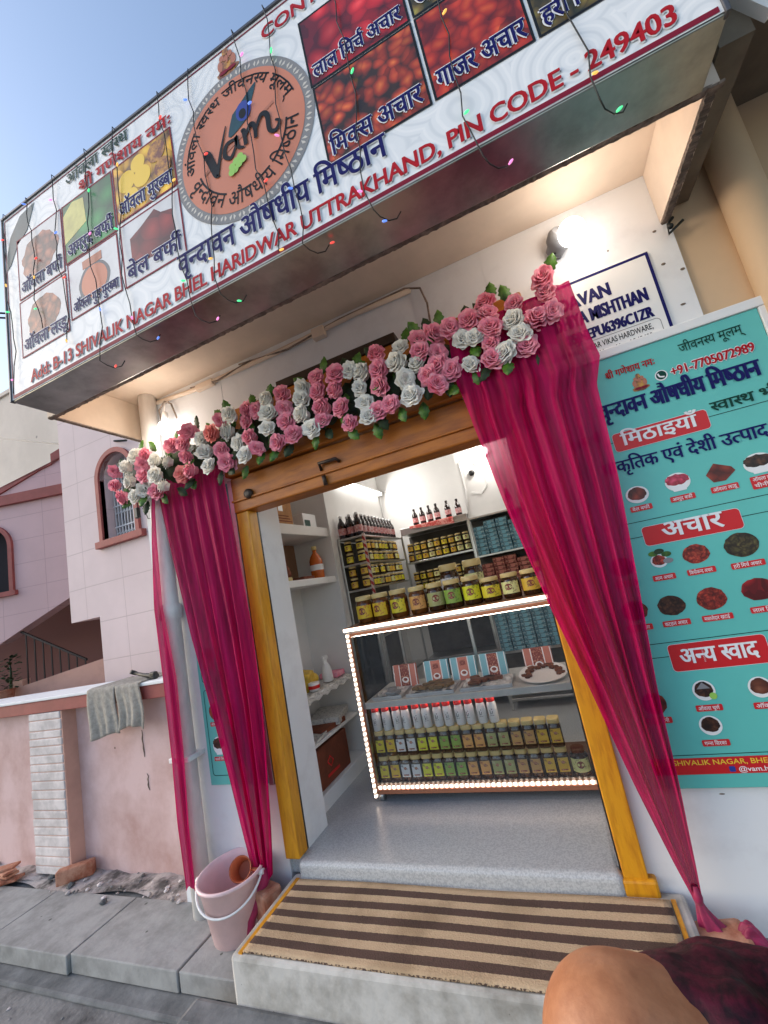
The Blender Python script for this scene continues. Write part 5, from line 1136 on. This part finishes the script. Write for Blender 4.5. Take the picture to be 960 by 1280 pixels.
hb = thing('honey_bottle', 'pale bottle with orange nozzle cap near the right curtain', 'bottle', (1.855, .80, 1.193))
b = B(); b.lathe([(.036, 0), (.042, .01), (.042, .10), (.028, .135), (.02, .14)], n=20); o = link('body', b.mesh('body', M['lid'])); o.parent = hb
b = B(); b.lathe([(.03, .137), (.03, .158), (.012, .172), (.006, .195)], n=16); o = link('nozzle_cap', b.mesh('nozzle_cap', mat('orange_cap', srgb(240, 140, 30), .4))); o.parent = hb
b = B(); b.box((1.90, .72, 1.193), (1.95, .735, 1.30), bev=.002, rot=(R(-10), 0, 0)); tag(b.build('price_card', M['plastic_w']), 'small white card leaning at the right end of the counter top', 'card')

# ------------------------------------------------------------------ racks behind the counter
def rack(nm, lab, loc, boxes, m='steelb'):
    t = thing(nm, lab, 'shelf rack', loc)
    for pn, a, c in boxes: b = B(); b.box(a, c, bev=.003); b.build(pn, M[m] if pn != 'back_panel' else M['rackback'], t)
    return t
RX0, RX1, RY0, RY1 = -.075, .190, 1.315, 2.42
lr = [('shelf', (RX0, RY0, z - .018), (RX1, RY1, z)) for z in (.10, .55, 1.00, 1.45, 1.69, 1.945)]
lr += [('post', (RX0, RY0 - .012, 0), (RX0 + .022, RY0 - .001, 1.955)), ('post', (RX1 + .001, RY0 - .012, 0), (RX1 + .022, RY0 + .012, 1.955)), ('post', (RX1 + .001, RY1 - .02, 0), (RX1 + .02, RY1, 1.955)), ('back_panel', (-.0795, RY0, .02), (-.0755, RY1, 1.92))]
r1 = rack('shelf_rack', 'left steel rack crammed with small jars and dark bottles on top', (.05, 1.4, 0), lr)
b = B(); b.box((RX1 + .0, RY0 - .0165, 1.15), (RX1 + .026, RY0 - .0125, 1.95))
M['tape'] = mat('striped_tape', srgb(200, 60, 56), .5)
n_, l_, p_ = nodes(M['tape']); tc = n_.new('ShaderNodeTexCoord'); wv = n_.new('ShaderNodeTexWave'); wv.bands_direction = 'DIAGONAL'; wv.inputs['Scale'].default_value = 9; l_.new(tc.outputs['Object'], wv.inputs[0]); rp = n_.new('ShaderNodeValToRGB'); rp.color_ramp.elements[0].position = .45; rp.color_ramp.elements[1].position = .55; rp.color_ramp.elements[0].color = (*srgb(170, 40, 40), 1); rp.color_ramp.elements[1].color = (*srgb(210, 190, 180), 1); l_.new(wv.outputs[0], rp.inputs[0]); l_.new(rp.outputs[0], p_.inputs['Base Color'])
b.build('striped_tape', M['tape'], r1)
bx = [('shelf', (.215, 2.40, z - .022), (1.01, 2.69, z)) for z in (.10, .55, .95, 1.30, 1.635)] + [('shelf', (.215, 2.37, 1.955), (1.01, 2.695, 2.035)), ('post', (.99, 2.385, 0), (1.012, 2.398, 1.95)), ('back_panel', (.2, 2.690, .02), (1.008, 2.698, 1.95))]
rack('shelf_rack', 'middle rack on the back wall holding rows of yellow labelled jars', (.6, 2.5, 0), bx)
rx = [('shelf', (1.035, 2.20, z - .02), (2.10, 2.44, z)) for z in (.10, .55, 1.10, 1.54, 1.95)] + [('post', (1.03, 2.185, 0), (1.055, 2.199, 1.96)), ('post', (2.08, 2.185, 0), (2.10, 2.199, 1.96)), ('back_panel', (1.03, 2.441, .02), (2.1, 2.447, 1.94))]
rack('shelf_rack', 'right steel rack packed with stacked blue and rust sweet boxes', (1.5, 2.3, 0), rx)
sj = make_jar('small_jar', 'x', 'jar', .036, .105, 'lid', 'jar', 'yellow'); started = False
def sjar(loc, lab, c, rz=0, s=1, g='small jars on the racks'):
    global started
    mm = {'paper_label': LAB[c]}
    if not started: sj.location = loc; sj.rotation_euler = (0, 0, rz); sj['label'] = lab; sj['group'] = g; retint(sj, mm); sj.scale = (s, s, s); started = True
    else: dup(sj, loc, lab, g, rot=(0, 0, rz), mats=mm, scale=(s, s, s))
LV = {1.0: 'low', 1.45: 'middle', 1.69: 'top'}
for z in (1.0, 1.45, 1.69):
    for lay in range(2 if z > 1.2 and z != 1.45 or z == 1.45 else 1):
        for k in range(2): sjar((-.005 + k * .125, 1.375, z + lay * .113), '%s front jar on the left rack: %s, %s layer' % ('left' if k == 0 else 'right', LV[z] + ' shelf', 'upper' if lay else 'lower'), 'yellow' if z > 1.6 else 'gold', 0, 1.05)
        for k in range(9): sjar((.150 + random.uniform(-.012, .01), 1.47 + k * .098 + random.uniform(-.010, .010), z + lay * .110), 'small jar on the left rack side, %s shelf, %s layer, %s from door' % (LV[z], 'upper' if lay else 'lower', ORD[k]), ('yellow', 'gold', 'olive', 'yellow', 'cream', 'gold', 'lime')[(k * 3 + lay + int(z * 7)) % 7], R(90) + random.uniform(-.35, .35), .95)
for z, nm in ((.95, 'bottom'), (1.30, 'lower'), (1.635, 'upper')):
    for lay in range(2):
        for k in range(9): sjar((.27 + k * .083 + random.uniform(-.006, .006), 2.45 + random.uniform(-.012, .012), z + lay * .108), 'small jar on the middle rack, %s shelf, %s from left, %s layer' % (nm, ORD[k], 'top' if lay else 'bottom'), ('gold', 'yellow', 'gold', 'cream')[k % 4] if k < 7 else 'cream', random.uniform(-.2, .2), .98)
# dark bottles
sb = thing('syrup_bottle', 'x', 'bottle'); b = B(); b.lathe([(.036, 0), (.040, .008), (.040, .125), (.034, .150), (.017, .180), (.0145, .205)], n=18); o = link('glass_body', b.mesh('glass_body', M['syrup'])); o.parent = sb
b = B(); b.lathe([(.017, .203), (.017, .226), (.014, .229)], n=14); o = link('cap', b.mesh('cap', M['plastic_w'])); o.parent = sb
b = B(); b.grid(lambda u, v: (.0406 * math.cos(2 * PI * u), .0406 * math.sin(2 * PI * u), .035 + .065 * v), 18, 1, wrap=True); o = link('paper_label', b.mesh('paper_label', M['lab_pink'])); o.parent = sb
bs = []
for k in range(3): bs.append((-.03 + k * .088, 1.36 + (k % 2) * .02, 1.947, 'dark syrup bottle at the front of the left rack top, %s from the left' % ORD[k], 'plastic_w', 1))
for k in range(2): bs.append((.0 + k * .09, 1.45, 1.947, 'dark syrup bottle, second rank on the left rack top, %s one' % ('left' if k == 0 else 'right'), 'plastic_w', 1))
for k in range(10): bs.append((.145, 1.47 + k * .088, 1.947, 'dark syrup bottle along the left rack edge, %s from the door' % ORD[k], 'plastic_w', .96))
for k, x in enumerate((.40, .49, .58, .67, .80, .92)): bs.append((x, 2.46, 2.047 if x < .85 else 2.037, 'dark capped bottle on the middle rack top, %s from the left' % ORD[k], 'black', .86))
for k, x in enumerate((1.49, 1.63, 1.72)): bs.append((x, 2.28, 1.952, 'black bottle on the right rack top, %s' % ('standing apart at the left', 'middle of three', 'against the curtain edge')[k], 'black', 1.0))
for k, (x, y, z, lab, cap, s) in enumerate(bs):
    rz = random.uniform(0, 6)
    if k == 0: sb.location = (x, y, z); sb['label'] = lab; sb['group'] = 'dark syrup bottles'; retint(sb, {'cap': M[cap]})
    else: dup(sb, (x, y, z), lab, 'dark syrup bottles', rot=(0, 0, rz), mats={'cap': M[cap]}, scale=(s, s, s))
b = B(); b.grid(lambda u, v: (.34 + .52 * u, 2.36 + .12 * v if v > .35 else 2.352, 2.041 + .004 * math.sin(u * 30) if v > .35 else 2.041 - .07 * (1 - v / .35) * (.4 + u * .8)), 26, 12)
M['redcloth'] = mat('red_checked_cloth', srgb(196, 70, 62), .7, col2=srgb(220, 150, 140), vs=30, lo=.45, hi=.55)
tag(b.build('red_cloth', M['redcloth']), 'folded red checked cloth under the bottles on the middle rack', 'cloth')
# stacked boxes
cb = {}
for key, m, md in (('blue', 'blue_boxd', 'blue_box'), ('rust', 'rust_boxd', 'rust_box')):
    b = B(); b.box((-.058, 0, 0), (.058, .17, .042), bev=.003); b.box((-.020, -.001, .004), (.020, .01, .038), mi=1); cb[key] = b.mesh('stacked_box', [M[m], M[md]])
for key, z0, rows, cols_ in (('blue', 1.541, 8, 7), ('rust', 1.101, 9, 7), ('blue', .551, 11, 7)):
    for cI in range(cols_):
        for rI in range(rows - (1 if cI % 3 == 0 else 0)):
            o = bpy.data.objects.new('stacked_box', cb[key]); COL.objects.link(o); o.location = (1.125 + cI * .122 + random.uniform(-.004, .004), 2.215 + random.uniform(-.006, .01), z0 + rI * .0432); o.rotation_euler = (0, 0, random.uniform(-.05, .05))
            tag(o, '%s sweet box in right rack, %s column from left, %s from %s' % (key, ORD[cI], ORD[rI], 'bottom' if z0 > 1 else 'lowest shelf'), 'sweet box', 'stacked sweet boxes in the right rack')
# wiring and lamps inside
b = B(); b.tube([(1.02, 2.44, 2.02), (1.06, 2.44, 2.3), (1.05, 2.44, 2.62), (1.12, 2.44, 2.66), (1.2, 2.44, 2.66)], .007); tag(b.build('wall_cable', M['pvc']), 'grey cable clipped up the white wall beside the right rack', 'cable')
b = B(); b.tube([(1.20, 2.44, 2.58), (1.29, 2.435, 2.5), (1.30, 2.44, 2.3), (1.22, 2.44, 2.22), (1.12, 2.44, 2.26)], .0045, 6); tag(b.build('wall_cable', M['pvc']), 'thin loose cable looping below the black socket on the back wall', 'cable')
b = B(); b.lathe([(.03, 0), (.034, .01), (.03, .03), (.012, .034)], (1.165, 2.449, 2.47), rot=(PI / 2, 0, 0)); tag(b.build('wall_socket', M['black']), 'round black socket on the white back wall', 'socket')
tl = thing('tube_light', 'lit white tube lamp on the left inner wall above the rack', 'lamp', (-.06, 2.05, 2.58))
b = B(); b.tube([(-.035, 1.47, 2.572), (-.035, 2.63, 2.572)], .017, 12); b.build('tube', M['tube'], tl)
b = B(); b.box((-.079, 1.45, 2.585), (-.035, 2.65, 2.615), bev=.005); b.box((-.079, 1.43, 2.55), (-.015, 1.468, 2.60), bev=.005); b.box((-.079, 2.632, 2.55), (-.015, 2.67, 2.60), bev=.005); b.build('batten', M['plastic_w'], tl)
l = bpy.data.lights.new('tube_glow', 'AREA'); l.shape = 'RECTANGLE'; l.size = 1.1; l.size_y = .04; l.energy = 6.5; l.color = (1, .97, .92); o = bpy.data.objects.new('tube_glow', l); COL.objects.link(o); o.parent = tl; o.location = (.06, 0, -.01); o.rotation_euler = (0, R(-65), R(180)); o.rotation_euler = Vector((-1, 0, .35)).to_track_quat('Z', 'Y').to_euler()
rl = thing('bulb_lamp', 'glowing bulb high on the white back wall above the right rack', 'lamp', (1.36, 2.38, 2.66))
b = B(); b.ball((1.36, 2.37, 2.66), .05, seg=16); b.build('bulb', M['bulb'], rl)
b = B(); b.lathe([(.03, 0), (.034, .03), (.028, .06)], (1.36, 2.449, 2.66), rot=(PI / 2, 0, 0)); b.build('holder', M['plastic_w'], rl)
l = bpy.data.lights.new('bulb_glow', 'POINT'); l.energy = 6; l.color = (1, .95, .88); l.shadow_soft_size = .06; o = bpy.data.objects.new('bulb_glow', l); COL.objects.link(o); o.parent = rl; o.location = (0, -.10, 0)
b = B(); b.tube([(-.072, 2.694, 2.60), (-.072, 2.694, 2.1)], .008); b.tube([(-.07, 2.68, 2.62), (.05, 2.69, 2.60), (.14, 2.69, 2.58), (.15, 2.69, 2.56)], .006); tag(b.build('wall_wire', M['pvc']), 'grey wiring run in the back left corner of the shop', 'wire')
# niche contents
ct = thing('carton', 'brown cardboard carton with tape on the upper niche shelf', 'carton', (-.28, .62, 2.072))
b = B(); b.box((-.42, .40, 2.072), (-.13, .69, 2.40), bev=.006); b.build('box', M['carton'], ct)
b = B(); b.box((-.1295, .50, 2.18), (-.1285, .56, 2.402)); b.box((-.42, .50, 2.4005), (-.1285, .56, 2.402)); b.build('tape', M['plastic_w'], ct)
b = B()
for k in range(6): b.box((-.1292, .41, 2.12 + k * .045), (-.1284, .45, 2.135 + k * .045))
for k in range(3): b.box((-.1292, .44 + .01 * k, 2.095 + k * .022), (-.1284, .67 - .02 * k, 2.103 + k * .022))
b.box((-.1292, .62, 2.30), (-.1284, .65, 2.34)); b.build('print', M['carton2'], ct)
wbx = thing('small_box', 'small white packet with green print on the upper niche shelf', 'box', (-.22, 1.05, 2.072))
b = B(); b.box((-.30, .88, 2.072), (-.15, 1.10, 2.20), bev=.004); b.build('box', M['plastic_w'], wbx); b = B(); b.box((-.1495, .90, 2.08), (-.1485, .99, 2.14)); b.build('print', M['greenp'], wbx)
ob = thing('oil_bottle', 'amber oil bottle with white label inside the open niche', 'bottle', (-.20, 1.06, 1.617))
b = B(); b.lathe([(.055, 0), (.06, .01), (.06, .16), (.045, .20), (.02, .235), (.018, .26)], (-.20, 1.06, 1.617), n=18); b.build('body', mat('amber_oil', srgb(196, 96, 30), .15, coat=.5), ob)
b = B(); b.lathe([(.024, 1.875), (.024, 1.91)], (-.20, 1.06, 0), n=14); b.build('cap', M['lid'], ob); b = B(); b.lathe([(.0608, 1.69), (.0608, 1.74)], (-.20, 1.06, 0), n=18, cap=False); b.build('paper_label', M['plastic_w'], ob)
fg = thing('figurine', 'small dark statuette on a pale base inside the open niche', 'figurine', (-.24, .62, 1.617))
b = B(); b.lathe([(.05, 0), (.05, .03), (.045, .035)], (-.24, .62, 1.617), n=16); b.build('base', M['lid'], fg)
b = B(); b.lathe([(.04, 1.65), (.05, 1.68), (.036, 1.73), (.024, 1.76), (.03, 1.79), (.018, 1.82), (.004, 1.84)], (-.24, .62, 0), n=14); b.tube([(-.23, .58, 1.70), (-.21, .56, 1.74), (-.22, .59, 1.77)], .012); b.build('figure', M['carton2'], fg)
b = B(); b.box((-.28, .76, 1.617), (-.16, .93, 1.645), bev=.005); tag(b.build('tray', M['carton2']), 'low brown tray inside the open niche', 'tray')
# lower niche
b = B(); random.seed(3); b.grid(lambda u, v: (-.50 + .42 * u, .32 + .86 * v, .747 + (.006 * math.sin(u * 20 + v * 30) if u < .88 else -.03 * (u - .88) / .12 + .008 * math.sin(v * 40)) + random.uniform(0, .004)), 16, 40, smooth=False)
tag(b.build('newspaper', M['paper']), 'creased newspaper lining the middle niche shelf', 'newspaper')
sp_ = thing('spray_bottle', 'white trigger spray bottle on the newspaper covered shelf', 'spray bottle', (-.20, .93, .757))
b = B(); b.lathe([(.042, 0), (.045, .01), (.043, .09), (.03, .13), (.014, .16), (.014, .18)], (-.20, .93, .757), n=18); b.build('body', M['plastic_w'], sp_)
b = B(); b.box((-.215, .885, .935), (-.185, .965, .965), bev=.008); b.box((-.21, .895, .90), (-.19, .91, .935), bev=.004); b.build('trigger', M['plastic_w'], sp_)
b = B(); b.box((-.36, .62, .757), (-.22, .78, .90), bev=.02, rot=(.1, .2, .3)); b.ball((-.26, .80, .82), .05, (1, .8, .9)); tag(b.build('snack_packet', M['packet']), 'crumpled yellow packet on the middle niche shelf', 'packet')
jr = thing('small_tub', 'small white tub with red band in front of the yellow packet', 'tub', (-.17, .66, .757)); b = B(); b.lathe([(.04, 0), (.044, .06), (.04, .062)], (-.17, .66, .757), n=18); b.build('tub', M['plastic_w'], jr); b = B(); b.lathe([(.0448, .775), (.0455, .80)], (-.17, .66, 0), n=18, cap=False); b.build('band', M['redcap'], jr)
b = B(); b.box((-.34, 1.02, .757), (-.16, 1.16, .80), bev=.006); tag(b.build('pink_box', M['rose_pink']), 'flat pink box at the far end of the middle niche shelf', 'box')
for k, (y0, y1, z, tw) in enumerate(((.42, .70, .427, .1), (.66, .98, .427, -.15), (.80, 1.12, .447, .25))):
    b = B(); b.box((-.40, y0, z), (-.14, y1, z + .018 + .02 * k), bev=.004, rot=(.03, .03, tw)); tag(b.build('paper_bundle', M['paper'] if k != 1 else M['carton2']), ('loose newspaper bundle nearest the door on the lower niche shelf', 'brown folded card lying between papers on the lower niche shelf', 'newspaper bundle at the back of the lower niche shelf')[k], 'paper')
c2 = thing('carton', 'dark brown carton under the lowest niche shelf, with reddish print', 'carton', (-.28, .75, .101)); b = B(); b.box((-.46, .44, .101), (-.135, .96, .375), bev=.008); b.build('box', M['carton2'], c2)
b = B(); b.tube([(-.134, .62, .25), (-.133, .66, .28), (-.133, .70, .24), (-.133, .66, .21), (-.134, .62, .25)], .006, 5); b.box((-.1345, .60, .15), (-.1335, .78, .17)); b.build('print', M['redcap'], c2)

# added panel standing in for a blurred pale patch by the sign's right end
b = B(); b.prism([(2.71, -.74, 3.17), (2.815, -.74, 2.965), (2.90, -.74, 3.02), (3.02, -.74, 3.5), (2.76, -.74, 3.5)], (0, .04, 0)); tag(b.build('pale_patch_panel', M['plastic_w']), 'added plain panel standing in for a blurred pale patch beside the sign board', 'panel')

# ------------------------------------------------------------------ person at the bottom right
def fuse(name, build, m, vox=.011, smooth=6):
    """one continuous surface grown over overlapping capsules"""
    b = B(); build(b); me0 = b.mesh(name, M[m]); o = bpy.data.objects.new(name, me0); COL.objects.link(o)
    r = o.modifiers.new('r', 'REMESH'); r.mode = 'VOXEL'; r.voxel_size = vox; r.use_smooth_shade = True
    s = o.modifiers.new('s', 'SMOOTH'); s.factor = .5; s.iterations = smooth
    dg = bpy.context.evaluated_depsgraph_get(); dg.update(); out = bpy.data.meshes.new_from_object(o.evaluated_get(dg), depsgraph=dg); bpy.data.objects.remove(o)
    out.name = name; out.materials.clear(); out.materials.append(M[m]); out.polygons.foreach_set('use_smooth', [True] * len(out.polygons)); return out
def cap(b, pts, rs):
    b.tube(pts, rs, 18)
    for p, r in ((pts[0], rs[0]), (pts[-1], rs[-1])): b.ball(p, r * .995, seg=18)
K = Vector((1.702, -1.755, .932)); TD = Vector((.745, .356, -.468)).normalized(); TN = TD.cross(Vector((0, 0, 1))).normalized()
H = K + TD * .50
FD = Vector((-TD.x, -TD.y, 0)).normalized(); SD = Vector((-FD.y, FD.x, 0)); UP = Vector((0, 0, 1))    # facing, her left, up
if SD.y > 0: SD = -SD
P = H + SD * .09
def at_(f, s, u): return P + FD * (f - .30 * max(0, u) - .02) + SD * s + UP * u
K2 = at_(.46, .26, -.02)
LEGS = [(H, K, K + Vector((-.02, -.05, -.26)), K + Vector((-.0, -.09, -.50))), (at_(0, .10, -.01), K2, K2 + Vector((0, 0, -.24)) - FD * .03, K2 + Vector((0, 0, -.48)) - FD * .05)]
def body(b):
    for h, k, c, a_ in LEGS:
        cap(b, [h, h.lerp(k, .5), k], [.112, .099, .080]); cap(b, [k, c, a_], [.079, .068, .042]); cap(b, [a_ + UP * -.02, a_ + FD * .09 + UP * -.055, a_ + FD * .17 + UP * -.06], [.040, .036, .026])
    cap(b, [at_(0, -.07, .02), at_(0, .07, .02)], [.13, .13]); cap(b, [at_(0, 0, .05), at_(-.01, 0, .22), at_(-.01, 0, .40)], [.125, .115, .125])
    cap(b, [at_(-.01, -.17, .50), at_(-.01, 0, .52), at_(-.01, .17, .50)], [.058, .075, .058]); cap(b, [at_(-.01, 0, .52), at_(.01, 0, .62)], [.052, .050])
    b.ball(at_(.03, 0, .735), .098, (1, .92, 1.18), 20); b.ball(at_(.065, 0, .675), .062, (1, 1, .9), 16)
    b.ball(at_(.137, 0, .712), .017, (1, .9, 1.3), 10); b.ball(at_(.122, 0, .672), .02, (.7, 1.4, .5), 10)
    for s in (-1, 1):
        b.ball(at_(.01, s * .093, .725), .026, (.8, .5, 1.2), 10)
        e_ = at_(-.03, s * .235, .22); w_ = at_(.19, s * .17, .115)
        cap(b, [at_(-.01, s * .185, .49), at_(-.02, s * .22, .34), e_], [.055, .046, .040]); cap(b, [e_, e_.lerp(w_, .5), w_], [.040, .036, .027])
        hd = (w_ - e_).normalized(); cap(b, [w_, w_ + hd * .075], [.027, .034])
        for q, (off, ln) in enumerate(((-.030, .062), (-.010, .074), (.010, .070), (.030, .056))):
            r0 = w_ + hd * .085 + SD * off; cap(b, [r0, r0 + hd * ln * .5 + UP * .004, r0 + hd * ln - UP * .016], [.0105, .010, .008])
        t0 = w_ + hd * .03 - SD * s * .03; cap(b, [t0, t0 + hd * .035 - SD * s * .022, t0 + hd * .065 - SD * s * .026 - UP * .008], [.014, .012, .009])
pm = fuse('person', body, 'skin', .0075, 10); po = link('person', pm); tag(po, 'person sitting close by with one bare brown knee raised and maroon velvet clothing', 'person')
def dress(b):
    cap(b, [H, K + TD * .30, K + TD * .18, K + TD * .115], [.150, .132, .118, .110])
    h2, k2 = LEGS[1][0], LEGS[1][1]; cap(b, [h2, h2.lerp(k2, .4), h2.lerp(k2, .66)], [.150, .138, .122])
    cap(b, [at_(-.01, -.08, .02), at_(-.01, .08, .02)], [.165, .165]); cap(b, [at_(0, 0, .05), at_(-.01, 0, .22), at_(-.01, 0, .40)], [.165, .145, .155])
    cap(b, [at_(-.01, -.12, .47), at_(-.01, .12, .47)], [.088, .088])
    for s in (-1, 1): cap(b, [at_(-.01, s * .16, .49), at_(-.018, s * .21, .38)], [.078, .070]); b.ball(at_(.09, s * .07, .37), .085, (1, 1, 1), 16)
gm = fuse('velvet_dress', dress, 'velvet', .010, 4)
for v in gm.vertices:
    q = v.co - K; s_ = q.dot(TD); c_ = math.atan2(q.dot(TN), q.dot(TD.cross(TN)))
    d = .006 * math.sin(s_ * 42 + 1.6 * math.sin(c_ * 2)) + .0035 * math.sin(s_ * 95 + 2.2 * math.sin(c_ * 3 + 1)) + .003 * math.sin(c_ * 9 + s_ * 20); v.co += v.normal * d
go = bpy.data.objects.new('velvet_dress', gm); COL.objects.link(go); go.parent = po
def hairdo(b):
    b.ball(at_(.012, 0, .758), .110, (1, .97, 1.12), 22); b.ball(at_(-.06, 0, .70), .085, (1, 1.05, 1.3), 18); b.ball(at_(-.12, 0, .70), .055, (1, 1, 1), 14)
hm = fuse('hair', hairdo, 'hair', .010, 3)
bmh = bmesh.new(); bmh.from_mesh(hm)
bmesh.ops.delete(bmh, geom=[v for v in bmh.verts if (v.co - P).dot(FD) + .30 * (v.co - P).dot(UP) + .02 > .072 and (v.co - P).dot(UP) < .795], context='VERTS'); bmh.to_mesh(hm); bmh.free()
ho = bpy.data.objects.new('hair', hm); COL.objects.link(ho); ho.parent = po
for s in (-1, 1):
    b = B(); b.ball(at_(.118, s * .036, .738), .0125, (1, 1.2, .75), 12); eo = bpy.data.objects.new('eye', b.mesh('eye', M['plastic_w'])); COL.objects.link(eo); eo.parent = po
    b = B(); b.ball(at_(.1285, s * .036, .738), .0055, (.6, 1, 1), 10); io = bpy.data.objects.new('iris', b.mesh('iris', M['hair'])); COL.objects.link(io); io.parent = eo
st = thing('stool', 'tall plain wooden stool under the seated person', 'stool', (P.x, P.y, -.43))
zs = P.z - .165; M['stoolwood'] = mat('stool_wood', srgb(120, 80, 50), .6, var=.2, vs=8, stretch=(6, 6, 1))
b = B(); b.lathe([(.16, zs - .04), (.175, zs - .03), (.175, zs - .008), (.165, zs)], (P.x, P.y, 0), n=28); b.build('seat', M['stoolwood'], st)
for i in range(4):
    a_ = PI / 4 + i * PI / 2; b = B(); b.tube([(P.x + .12 * math.cos(a_), P.y + .12 * math.sin(a_), zs - .04), (P.x + .21 * math.cos(a_), P.y + .21 * math.sin(a_), -.428)], [.018, .016], 10); b.build('leg', M['stoolwood'], st)
